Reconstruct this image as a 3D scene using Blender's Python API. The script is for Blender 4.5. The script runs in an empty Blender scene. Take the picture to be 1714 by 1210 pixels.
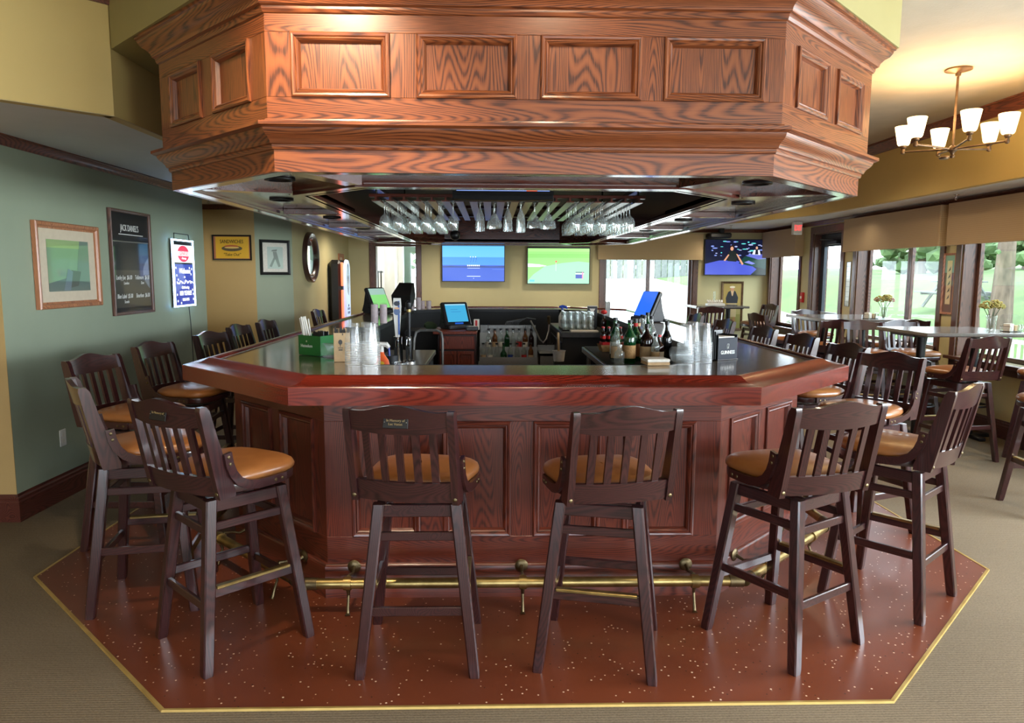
import bpy, bmesh, math, random
from mathutils import Vector, Matrix
random.seed(7)
R = math.radians
sc = bpy.context.scene
col = sc.collection
T22 = math.tan(R(22.5))

# ------------------------------------------------------------------ camera
CAM_H, F_PX, PITCH, YAW, ROLL = 1.5569, 1210.55, 0.1195, 0.0289, 0.0049
cd = bpy.data.cameras.new('camera'); cam = bpy.data.objects.new('camera', cd); col.objects.link(cam)
cd.sensor_width = 36.0; cd.lens = F_PX / 1714.0 * 36.0; cd.clip_start = 0.05; cd.clip_end = 400
_F = Vector((math.sin(YAW)*math.cos(PITCH), math.cos(YAW)*math.cos(PITCH), -math.sin(PITCH)))
_R = Vector((math.cos(YAW), -math.sin(YAW), 0)); _U = _R.cross(_F)
_R2 = _R*math.cos(ROLL) + _U*math.sin(ROLL); _U2 = -_R*math.sin(ROLL) + _U*math.cos(ROLL)
m3 = Matrix((_R2, _U2, -_F)).transposed()
cam.matrix_world = Matrix.Translation((0, 0, CAM_H)) @ m3.to_4x4()
sc.camera = cam

# ------------------------------------------------------------------ world, sun, large lights, exposure
w = bpy.data.worlds.new('sky'); sc.world = w; w.use_nodes = True
wn = w.node_tree; wn.nodes.clear()
wo = wn.nodes.new('ShaderNodeOutputWorld'); wb = wn.nodes.new('ShaderNodeBackground')
wb.inputs[0].default_value = (0.78, 0.89, 1.0, 1); wb.inputs[1].default_value = 6.5
wn.links.new(wb.outputs[0], wo.inputs[0])
def lamp(kind, name, loc, energy, color=(1, 1, 1), target=None, **kw):
    l = bpy.data.lights.new(name, kind); l.energy = energy; l.color = color
    for k, v in kw.items(): setattr(l, k, v)
    o = bpy.data.objects.new(name, l); o.location = loc; col.objects.link(o)
    if target is not None:
        o.rotation_euler = (Vector(target) - Vector(loc)).to_track_quat('-Z', 'Y').to_euler()
    return o
lamp('SUN', 'sun', (0, 0, 30), 2.0, (1.0, 0.95, 0.86), target=(14, 9, 0), angle=R(2))
# daylight entering through the tall windows beside and behind the photographer
lamp('AREA', 'daylight_back_window', (0.4, -5.6, 1.5), 45, (0.66, 0.80, 1.0), target=(0.4, 5, 1.1), shape='RECTANGLE', size=8.0, size_y=1.9)
for i, yc in enumerate((2.9, -0.4, -3.7)):
    lamp('AREA', 'daylight_side_window', (5.25, yc, 1.45), 200, (0.83, 0.92, 1.0), target=(0, yc, 1.2), shape='RECTANGLE', size=2.5, size_y=1.4)
# recessed cans over the bar front; pair beside the right tables is added fill
CANS_AND_FILL = [(-.72, 2.25, 150, 72, 1), (.3, 2.35, 20, 72, 1), (1.75, 1.5, 30, 95, 0), (0.2, 0.9, 55, 95, 0), (-1.9, 0.9, 50, 95, 0), (2.7, 0.9, 45, 95, 0), (3.0, 7.4, 110, 150, 0), (2.9, 10.0, 100, 150, 0), (-3.6, 1.2, 40, 110, 0)]
for x, y, e, ang, wash in CANS_AND_FILL:      # two of them wash the canopy front, the rest point straight down
    lamp('SPOT', 'can_or_fill_light', (x, y, 3.02), e, (1.0, 0.80, 0.55), target=(x, y+.75, 2.2) if wash else (x, y+.05, 0), spot_size=R(ang), spot_blend=0.8, shadow_soft_size=0.06)
# added fill spots under the low soffits and in the canopy well, no fixtures
DOWN = [(-2.3, 8.3, 2.37, 30), (-1.9, 11.2, 2.37, 48), (-.6, 12.1, 2.37, 44), (1.3, 12.1, 2.37, 44), (3.9, 12.5, 2.37, 22), (4.55, 9.2, 2.37, 6), (-3.6, 8.3, 2.37, 22), (.1, 7.4, 2.32, 24), (.1, 9.4, 2.32, 14)]
for x, y, z, e in DOWN:
    lamp('SPOT', 'soffit_fill', (x, y, z), e, (1.0, 0.86, 0.66), target=(x, y+.01, 0), spot_size=R(150), spot_blend=0.9, shadow_soft_size=0.08)
vs = sc.view_settings
vs.view_transform = 'Standard'; vs.look = 'None'; vs.gamma = 1.0; vs.use_curve_mapping = False; vs.exposure = 0.55
sc.cycles.max_bounces = 7; sc.cycles.diffuse_bounces = 4; sc.cycles.glossy_bounces = 3
sc.cycles.transmission_bounces = 6; sc.cycles.transparent_max_bounces = 24
sc.cycles.caustics_reflective = False; sc.cycles.caustics_refractive = False; sc.cycles.sample_clamp_indirect = 6

# ------------------------------------------------------------------ materials
def lin(c):
    f = lambda v: v/12.92 if v <= 0.04045 else ((v+0.055)/1.055)**2.4
    return tuple(f(v/255.0) for v in c) + (1.0,)
def new_mat(name):
    m = bpy.data.materials.new(name); m.use_nodes = True
    nt = m.node_tree; b = nt.nodes['Principled BSDF']
    return m, nt, b
def setp(b, **kw):
    names = dict(rough='Roughness', metal='Metallic', spec='Specular IOR Level', coat='Coat Weight', coatr='Coat Roughness',
                 trans='Transmission Weight', ior='IOR', alpha='Alpha', sheen='Sheen Weight', emit='Emission Strength')
    for k, v in kw.items(): b.inputs[names[k]].default_value = v
def pm(name, c1, c2=None, scale=8, rough=.5, bump=0, stretch=(1, 1, 1), detail=3, bscale=None, **kw):
    """two-tone noise material with optional bump"""
    m, nt, b = new_mat(name); n = nt.nodes; L = nt.links
    setp(b, rough=rough, **kw)
    c2 = c2 or tuple(max(0, v-8) for v in c1)
    tc = n.new('ShaderNodeTexCoord'); mp = n.new('ShaderNodeMapping'); mp.inputs['Scale'].default_value = stretch
    L.new(tc.outputs['Object'], mp.inputs['Vector'])
    no = n.new('ShaderNodeTexNoise'); no.inputs['Scale'].default_value = scale; no.inputs['Detail'].default_value = detail
    L.new(mp.outputs[0], no.inputs['Vector'])
    rp = n.new('ShaderNodeValToRGB'); rp.color_ramp.elements[0].position = .3; rp.color_ramp.elements[1].position = .7
    rp.color_ramp.elements[0].color = lin(c2); rp.color_ramp.elements[1].color = lin(c1)
    L.new(no.outputs['Fac'], rp.inputs[0]); L.new(rp.outputs[0], b.inputs['Base Color'])
    if bump:
        bp = n.new('ShaderNodeBump'); bp.inputs['Strength'].default_value = bump; bp.inputs['Distance'].default_value = .002
        src = no
        if bscale:
            src = n.new('ShaderNodeTexNoise'); src.inputs['Scale'].default_value = bscale; L.new(mp.outputs[0], src.inputs['Vector'])
        L.new(src.outputs['Fac'], bp.inputs['Height']); L.new(bp.outputs[0], b.inputs['Normal'])
    return m
def wood(name, light, mid, dark, axis='X', rough=.35, ring=58, coat=.25, along=.10, coatr=.15):
    m, nt, b = new_mat(name); n = nt.nodes; L = nt.links
    setp(b, rough=rough, coat=coat, coatr=coatr)
    tc = n.new('ShaderNodeTexCoord'); oi = n.new('ShaderNodeObjectInfo')
    rnd = n.new('ShaderNodeVectorMath'); rnd.operation = 'MULTIPLY_ADD'
    cb = n.new('ShaderNodeCombineXYZ')
    for i in range(3): L.new(oi.outputs['Random'], cb.inputs[i])
    L.new(cb.outputs[0], rnd.inputs[0]); rnd.inputs[1].default_value = (3.7, 1.3, 2.1); L.new(tc.outputs['Object'], rnd.inputs[2])
    mp = n.new('ShaderNodeMapping'); s = [1, 1, 1]; ai = 'XYZ'.index(axis); s[ai] = along
    mp.inputs['Scale'].default_value = s; L.new(rnd.outputs[0], mp.inputs['Vector'])
    nz = n.new('ShaderNodeTexNoise'); nz.inputs['Scale'].default_value = 5.5; nz.inputs['Detail'].default_value = 1
    L.new(mp.outputs[0], nz.inputs['Vector'])
    # growth rings: contour lines of a stretched noise field plus a slope across the board
    mul = n.new('ShaderNodeMath'); mul.operation = 'MULTIPLY'; mul.inputs[1].default_value = ring*6.0
    L.new(nz.outputs['Fac'], mul.inputs[0])
    sn = n.new('ShaderNodeMath'); sn.operation = 'SINE'; L.new(mul.outputs[0], sn.inputs[0])
    s2 = [260, 260, 260]; s2[ai] = 9
    mp2 = n.new('ShaderNodeMapping'); mp2.inputs['Scale'].default_value = s2; L.new(rnd.outputs[0], mp2.inputs['Vector'])
    fz = n.new('ShaderNodeTexNoise'); fz.inputs['Scale'].default_value = 1; fz.inputs['Detail'].default_value = 2
    L.new(mp2.outputs[0], fz.inputs['Vector'])
    mix = n.new('ShaderNodeMath'); mix.operation = 'MULTIPLY_ADD'; mix.inputs[1].default_value = .2
    L.new(sn.outputs[0], mix.inputs[0])
    fs = n.new('ShaderNodeMath'); fs.operation = 'MULTIPLY_ADD'; fs.inputs[1].default_value = .6; fs.inputs[2].default_value = .2
    L.new(fz.outputs['Fac'], fs.inputs[0]); L.new(fs.outputs[0], mix.inputs[2])
    rp = n.new('ShaderNodeValToRGB'); e = rp.color_ramp.elements
    e[0].position = .28; e[0].color = lin(dark); e[1].position = .72; e[1].color = lin(light)
    k = e.new(.42); k.color = lin(mid)
    L.new(mix.outputs[0], rp.inputs[0]); L.new(rp.outputs[0], b.inputs['Base Color'])
    bp = n.new('ShaderNodeBump'); bp.inputs['Strength'].default_value = .12; bp.inputs['Distance'].default_value = .001
    L.new(mix.outputs[0], bp.inputs['Height']); L.new(bp.outputs[0], b.inputs['Normal'])
    return m
def glass_mat(name, tint=(1, 1, 1, 1), gloss=.25, rough=.03, opaque=0.0, col2=None, edge=.75):
    """thin clear glass: transparent with a fresnel-weighted gloss"""
    m = bpy.data.materials.new(name); m.use_nodes = True; nt = m.node_tree; n = nt.nodes; L = nt.links; n.clear()
    o = n.new('ShaderNodeOutputMaterial'); t = n.new('ShaderNodeBsdfTransparent'); t.inputs[0].default_value = tint
    g = n.new('ShaderNodeBsdfGlossy'); g.inputs['Roughness'].default_value = rough; g.inputs[0].default_value = (1, 1, 1, 1)
    lw = n.new('ShaderNodeLayerWeight'); lw.inputs[0].default_value = .5
    pw = n.new('ShaderNodeMath'); pw.operation = 'POWER'; pw.inputs[1].default_value = 3.5; L.new(lw.outputs['Facing'], pw.inputs[0])
    fa = n.new('ShaderNodeMath'); fa.operation = 'MULTIPLY_ADD'; fa.inputs[1].default_value = edge; fa.inputs[2].default_value = gloss*.25; L.new(pw.outputs[0], fa.inputs[0])
    mx = n.new('ShaderNodeMixShader'); L.new(fa.outputs[0], mx.inputs[0]); L.new(t.outputs[0], mx.inputs[1]); L.new(g.outputs[0], mx.inputs[2])
    last = mx
    if opaque:
        d = n.new('ShaderNodeBsdfDiffuse'); d.inputs[0].default_value = col2 or (.9, .9, .9, 1)
        m2 = n.new('ShaderNodeMixShader'); m2.inputs[0].default_value = opaque
        L.new(mx.outputs[0], m2.inputs[1]); L.new(d.outputs[0], m2.inputs[2]); last = m2
    L.new(last.outputs[0], o.inputs[0])
    return m
def emit_mat(name, c, s=1.0):
    m, nt, b = new_mat(name); b.inputs['Base Color'].default_value = lin(c); b.inputs['Emission Color'].default_value = lin(c)
    setp(b, emit=s, rough=.4); return m
def attr_mat(name, emit=0, rough=.35, coat=0, spec=.5):
    m, nt, b = new_mat(name); a = nt.nodes.new('ShaderNodeVertexColor'); a.layer_name = 'Col'
    nt.links.new(a.outputs[0], b.inputs['Base Color']); setp(b, rough=rough, coat=coat, coatr=.03, spec=spec)
    if emit:
        nt.links.new(a.outputs[0], b.inputs['Emission Color']); setp(b, emit=emit)
        mu = nt.nodes.new('ShaderNodeMixRGB'); mu.blend_type = 'MULTIPLY'; mu.inputs[0].default_value = 1
        mu.inputs[2].default_value = (.05, .05, .05, 1); nt.links.new(a.outputs[0], mu.inputs[1]); nt.links.new(mu.outputs[0], b.inputs['Base Color'])
    return m
M = {}
OAK = ((140, 79, 43), (117, 61, 34), (72, 37, 22))
M['oak_h'] = wood('oak_along', *OAK, axis='X')
M['oak_v'] = wood('oak_upright', *OAK, axis='Z')
RED = ((104, 46, 31), (90, 38, 26), (62, 26, 19))  # canopy stain darkened: shade under the bar top is in the colour
M['red_h'] = wood('red_oak_along', *RED, axis='X', rough=.3)
M['red_v'] = wood('red_oak_upright', *RED, axis='Z', rough=.3)
RAIL = ((110, 36, 23), (98, 30, 19), (76, 22, 14))
M['rail'] = wood('bar_rail_wood', *RAIL, axis='X', rough=.25, coat=.5)
DK = ((60, 29, 29), (48, 23, 24), (34, 15, 17))
M['soffit_wood'] = wood('glossy_soffit_wood', (96, 46, 36), (84, 40, 32), (62, 30, 25), axis='X', rough=.22, coat=1.0, coatr=.12)
M['stool'] = wood('stool_wood', *DK, axis='Z', rough=.28, coat=.6, coatr=.1)
M['stool_h'] = wood('stool_wood_cross', *DK, axis='X', rough=.28, coat=.6, coatr=.1)
M['casing'] = wood('window_casing_wood', (104, 66, 50), (86, 52, 40), (60, 36, 28), axis='Z', rough=.4)
M['casing_h'] = wood('window_casing_cross', (104, 66, 50), (86, 52, 40), (60, 36, 28), axis='Y', rough=.4)
M['base'] = wood('baseboard_wood', (96, 48, 38), (80, 38, 31), (54, 26, 22), axis='Y', rough=.35)
M['crown'] = wood('crown_wood', (120, 66, 44), (100, 54, 38), (70, 36, 28), axis='Y', rough=.4)
M['cherry'] = wood('cherry_cabinet_wood', (138, 62, 38), (120, 50, 32), (84, 34, 24), axis='Z', rough=.35)
M['vinyl'] = pm('tan_vinyl', (146, 94, 50), (132, 82, 42), 14, .33, bump=.15, bscale=220, coat=.1)
M['blackm'] = pm('black_metal', (24, 23, 24), (17, 17, 18), 20, .42, metal=.3)
M['black'] = pm('black_plastic', (22, 22, 24), (16, 16, 18), 30, .38)
M['blackflat'] = pm('black_laminate', (16, 15, 16), (10, 10, 11), 12, .6)
M['grayp'] = pm('charcoal_plastic', (62, 64, 68), (50, 52, 56), 30, .45)
M['steel'] = pm('brushed_steel', (168, 164, 156), (140, 136, 128), 40, .3, stretch=(1, 30, 30), metal=.65)
M['alu'] = pm('grey_aluminium', (150, 150, 148), (130, 130, 128), 30, .4, metal=.6)
M['chrome'] = pm('polished_chrome', (220, 220, 222), (205, 205, 208), 10, .12, metal=1)
M['brass'] = pm('polished_brass', (184, 160, 104), (150, 128, 80), 18, .34, metal=.95)
M['brassd'] = pm('aged_brass', (122, 106, 76), (92, 80, 58), 22, .4, metal=.9)
M['bronze'] = pm('bronze_fixture', (118, 92, 66), (92, 70, 50), 20, .4, metal=.7)
M['brasst'] = pm('gold_edge_strip', (206, 176, 104), (178, 148, 82), 9, .4, metal=.5)
M['wall_y'] = pm('ochre_wall_paint', (204, 178, 112), (200, 174, 108), 3, .7, bump=.08, bscale=260)
M['wall_g'] = pm('sage_wall_paint', (152, 162, 140), (148, 158, 136), 3, .62, bump=.08, bscale=260)
M['wall_o'] = pm('olive_wall_paint', (200, 190, 144), (196, 186, 140), 3, .65, bump=.08, bscale=260)
M['wall_t'] = pm('tan_wall_paint', (186, 156, 102), (182, 152, 98), 3, .65, bump=.08, bscale=260)
M['wall_y_dim'] = pm('dimmed_ochre_paint', (158, 148, 98), (154, 144, 94), 3, .7, bump=.08, bscale=260)  # ochre darkened to hold the drop's dimmer light in its colour
M['ceil'] = pm('textured_ceiling_white', (180, 172, 156), (172, 164, 148), 5, .8, bump=.5, bscale=90)
M['soffit'] = pm('soffit_white', (222, 224, 226), (216, 218, 220), 4, .75, bump=.2, bscale=120)
M['white'] = pm('white_paint', (232, 230, 224), (226, 224, 218), 5, .5)
M['whitep'] = pm('white_plastic', (228, 226, 220), (214, 212, 206), 30, .4)
M['paper'] = pm('white_paper', (226, 222, 212), (210, 206, 196), 60, .8)
M['kraft'] = pm('kraft_card', (200, 170, 130), (190, 160, 120), 40, .75)
M['napkin'] = pm('tan_napkins', (190, 160, 122), (176, 146, 108), 60, .9)
M['green'] = pm('green_plastic', (18, 104, 44), (14, 92, 38), 10, .35)
M['orange'] = pm('orange_plastic', (236, 96, 26), (226, 86, 20), 12, .3)
M['blue'] = pm('blue_plastic', (34, 66, 160), (28, 56, 146), 12, .35)
M['red'] = pm('red_plastic', (198, 36, 34), (182, 28, 28), 12, .35)
M['pinkw'] = pm('pale_cup', (216, 200, 200), (200, 184, 188), 30, .5)
M['cloth'] = pm('grey_green_towel', (92, 102, 98), (70, 80, 78), 18, .9, bump=.5, bscale=200)
M['wicker'] = pm('wicker', (196, 156, 104), (160, 120, 74), 90, .75, bump=.6, bscale=150)
M['valance'] = None
M['glass'] = glass_mat('clear_glassware', (.93, .96, .95, 1), .6, .02, .1, (.9, .95, .95, 1))
M['pane'] = glass_mat('window_glass', (.97, .99, .985, 1), .06, .01, edge=.3)
M['plastic_clear'] = glass_mat('clear_cup_plastic', (.97, .98, .98, 1), .2, .12, .07, (.8, .84, .86, 1), edge=.35)
M['rim'] = glass_mat('clear_cup_rim', (.95, .96, .97, 1), .3, .15, .3, (.78, .82, .85, 1), edge=.4)
M['bgreen'] = glass_mat('green_bottle_glass', (.08, .34, .10, 1), .25, .03, .25, (.02, .16, .05, 1))
M['bbrown'] = glass_mat('brown_bottle_glass', (.10, .03, .015, 1), .25, .03, .5, (.03, .012, .01, 1))
M['bclear'] = glass_mat('clear_bottle_glass', (.88, .92, .9, 1), .25, .03, .12, (.7, .74, .72, 1))
M['bamber'] = glass_mat('amber_bottle_glass', (.5, .2, .05, 1), .25, .03, .35, (.3, .12, .03, 1))
M['bblack'] = pm('black_bottle_glass', (14, 14, 16), (10, 10, 12), 10, .1)
M['mirror'] = pm('mirror_silver', (235, 235, 235), (232, 232, 232), 2, .02, metal=1)
M['mat_floor'] = None
M['print'] = attr_mat('printed_art', 0, .4, .0)
M['printg'] = attr_mat('art_behind_glass', 0, .5, 1.0)
M['screen'] = attr_mat('lit_screen', 1.0, .2)
M['ink_w'] = pm('white_ink', (236, 236, 232), (228, 228, 224), 20, .6)
M['ink_k'] = pm('black_ink', (22, 20, 20), (16, 15, 15), 20, .6)
M['ink_g'] = pm('gold_ink', (150, 128, 84), (140, 118, 74), 20, .5)
M['led'] = emit_mat('led_white', (190, 226, 255), 6.0)
M['shade'] = emit_mat('frosted_shade_glow', (255, 222, 160), 3.2)
M['neon_w'] = emit_mat('lit_white', (250, 250, 255), 1.6)
M['exit_r'] = emit_mat('exit_red_glow', (226, 60, 60), 1.6)
M['jb_o'] = emit_mat('jukebox_orange_glow', (255, 120, 84), 1.1)
M['jb_b'] = emit_mat('jukebox_pale_glow', (176, 200, 240), .55)
M['tabletop'] = pm('grey_laminate_top', (112, 108, 104), (100, 96, 92), 60, .22, coat=.3)
M['black_vinyl'] = pm('black_mat', (20, 20, 20), (12, 12, 12), 80, .7, bump=.3)

def carpet():
    m, nt, b = new_mat('ribbed_carpet'); n = nt.nodes; L = nt.links; setp(b, rough=.95, spec=.1)
    tc = n.new('ShaderNodeTexCoord')
    wv = n.new('ShaderNodeTexWave'); wv.bands_direction = 'Y'; wv.inputs['Scale'].default_value = 22; wv.inputs['Distortion'].default_value = 2.5
    wv.inputs['Detail'].default_value = 3; wv.inputs['Detail Scale'].default_value = 3.5
    L.new(tc.outputs['Object'], wv.inputs['Vector'])
    no = n.new('ShaderNodeTexNoise'); no.inputs['Scale'].default_value = 130; L.new(tc.outputs['Object'], no.inputs['Vector'])
    big = n.new('ShaderNodeTexNoise'); big.inputs['Scale'].default_value = 1.3; big.inputs['Detail'].default_value = 4; L.new(tc.outputs['Object'], big.inputs['Vector'])
    a = n.new('ShaderNodeMath'); a.operation = 'MULTIPLY_ADD'; a.inputs[1].default_value = .25; L.new(wv.outputs['Fac'], a.inputs[0])
    a2 = n.new('ShaderNodeMath'); a2.operation = 'MULTIPLY_ADD'; a2.inputs[1].default_value = .5; L.new(no.outputs['Fac'], a2.inputs[0])
    a3 = n.new('ShaderNodeMath'); a3.operation = 'MULTIPLY'; a3.inputs[1].default_value = .3; L.new(big.outputs['Fac'], a3.inputs[0])
    L.new(a3.outputs[0], a2.inputs[2]); L.new(a2.outputs[0], a.inputs[2])
    rp = n.new('ShaderNodeValToRGB'); e = rp.color_ramp.elements; e[0].position = .2; e[0].color = lin((88, 78, 64)); e[1].position = .8; e[1].color = lin((134, 120, 100))
    L.new(a.outputs[0], rp.inputs[0]); L.new(rp.outputs[0], b.inputs['Base Color'])
    bp = n.new('ShaderNodeBump'); bp.inputs['Strength'].default_value = .5; bp.inputs['Distance'].default_value = .004
    L.new(a.outputs[0], bp.inputs['Height']); L.new(bp.outputs[0], b.inputs['Normal'])
    return m
M['carpet'] = carpet()
def speckle():
    m, nt, b = new_mat('speckled_vinyl'); n = nt.nodes; L = nt.links; setp(b, rough=.32, coat=.15, coatr=.2)
    tc = n.new('ShaderNodeTexCoord')
    def spots(scale, thr, rsel):
        v = n.new('ShaderNodeTexVoronoi'); v.inputs['Scale'].default_value = scale; L.new(tc.outputs['Object'], v.inputs['Vector'])
        lt = n.new('ShaderNodeMath'); lt.operation = 'LESS_THAN'; lt.inputs[1].default_value = thr; L.new(v.outputs['Distance'], lt.inputs[0])
        sp = n.new('ShaderNodeSeparateColor'); L.new(v.outputs['Color'], sp.inputs[0])
        g = n.new('ShaderNodeMath'); g.operation = 'LESS_THAN'; g.inputs[1].default_value = rsel; L.new(sp.outputs[0], g.inputs[0])
        mu = n.new('ShaderNodeMath'); mu.operation = 'MULTIPLY'; L.new(lt.outputs[0], mu.inputs[0]); L.new(g.outputs[0], mu.inputs[1])
        return mu
    no = n.new('ShaderNodeTexNoise'); no.inputs['Scale'].default_value = 2.2; no.inputs['Detail'].default_value = 5; L.new(tc.outputs['Object'], no.inputs['Vector'])
    rp = n.new('ShaderNodeValToRGB'); e = rp.color_ramp.elements; e[0].position = .3; e[0].color = lin((100, 49, 30)); e[1].position = .75; e[1].color = lin((114, 57, 34))
    L.new(no.outputs['Fac'], rp.inputs[0])
    s1 = spots(52, .2, .2); s2 = spots(34, .12, .25)
    mx = n.new('ShaderNodeMixRGB'); L.new(s1.outputs[0], mx.inputs[0]); L.new(rp.outputs[0], mx.inputs[1]); mx.inputs[2].default_value = lin((226, 196, 170))
    mx2 = n.new('ShaderNodeMixRGB'); L.new(s2.outputs[0], mx2.inputs[0]); L.new(mx.outputs[0], mx2.inputs[1]); mx2.inputs[2].default_value = lin((48, 20, 14))
    L.new(mx2.outputs[0], b.inputs['Base Color'])
    return m
M['mat_floor'] = speckle()
def laminate():
    m, nt, b = new_mat('brown_bar_laminate'); n = nt.nodes; L = nt.links; setp(b, rough=.16, coat=.4, coatr=.08)
    tc = n.new('ShaderNodeTexCoord'); mp = n.new('ShaderNodeMapping'); mp.inputs['Scale'].default_value = (12, 160, 1); L.new(tc.outputs['Object'], mp.inputs[0])
    no = n.new('ShaderNodeTexNoise'); no.inputs['Scale'].default_value = 1; no.inputs['Detail'].default_value = 3; L.new(mp.outputs[0], no.inputs['Vector'])
    rp = n.new('ShaderNodeValToRGB'); e = rp.color_ramp.elements; e[0].position = .3; e[0].color = lin((66, 56, 46)); e[1].position = .7; e[1].color = lin((96, 84, 70))
    L.new(no.outputs['Fac'], rp.inputs[0]); L.new(rp.outputs[0], b.inputs['Base Color'])
    bp = n.new('ShaderNodeBump'); bp.inputs['Strength'].default_value = .06; bp.inputs['Distance'].default_value = .001
    L.new(no.outputs['Fac'], bp.inputs['Height']); L.new(bp.outputs[0], b.inputs['Normal'])
    return m
M['laminate'] = laminate()
def valance():
    m, nt, b = new_mat('woven_valance_fabric'); n = nt.nodes; L = nt.links; setp(b, rough=.85, sheen=.2)
    tc = n.new('ShaderNodeTexCoord'); wv = n.new('ShaderNodeTexWave'); wv.bands_direction = 'Z'; wv.inputs['Scale'].default_value = 16; wv.inputs['Distortion'].default_value = .6
    L.new(tc.outputs['Object'], wv.inputs['Vector'])
    wy = n.new('ShaderNodeTexWave'); wy.bands_direction = 'Y'; wy.inputs['Scale'].default_value = 16; L.new(tc.outputs['Object'], wy.inputs['Vector'])
    mu = n.new('ShaderNodeMath'); mu.operation = 'MULTIPLY'; L.new(wv.outputs['Fac'], mu.inputs[0]); L.new(wy.outputs['Fac'], mu.inputs[1])
    rp = n.new('ShaderNodeValToRGB'); e = rp.color_ramp.elements; e[0].color = lin((172, 146, 110)); e[1].color = lin((208, 184, 144))
    L.new(mu.outputs[0], rp.inputs[0]); L.new(rp.outputs[0], b.inputs['Base Color'])
    bp = n.new('ShaderNodeBump'); bp.inputs['Strength'].default_value = .3; bp.inputs['Distance'].default_value = .002
    L.new(mu.outputs[0], bp.inputs['Height']); L.new(bp.outputs[0], b.inputs['Normal'])
    return m
M['valance'] = valance()
M['grass'] = pm('mown_grass', (74, 98, 44), (58, 82, 36), 1.2, .95, detail=6, bump=.3, bscale=60)
M['gravel'] = pm('pale_gravel', (176, 172, 162), (128, 124, 118), 5, .95, detail=8, bump=.8, bscale=18)
M['bark'] = pm('tree_bark', (112, 98, 84), (76, 66, 56), 10, .95, bump=.8, stretch=(1, 1, .3))
M['leaf'] = pm('tree_leaves', (84, 108, 64), (56, 80, 46), 3, .9, bump=.8, detail=7, bscale=9)
M['stone'] = pm('field_stone', (190, 186, 178), (150, 148, 144), 2.5, .95, bump=.4)
M['fence'] = pm('grey_fence_boards', (112, 116, 112), (92, 98, 96), 6, .9)  # dark hazy grey: distance haze is painted into the boards

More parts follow.
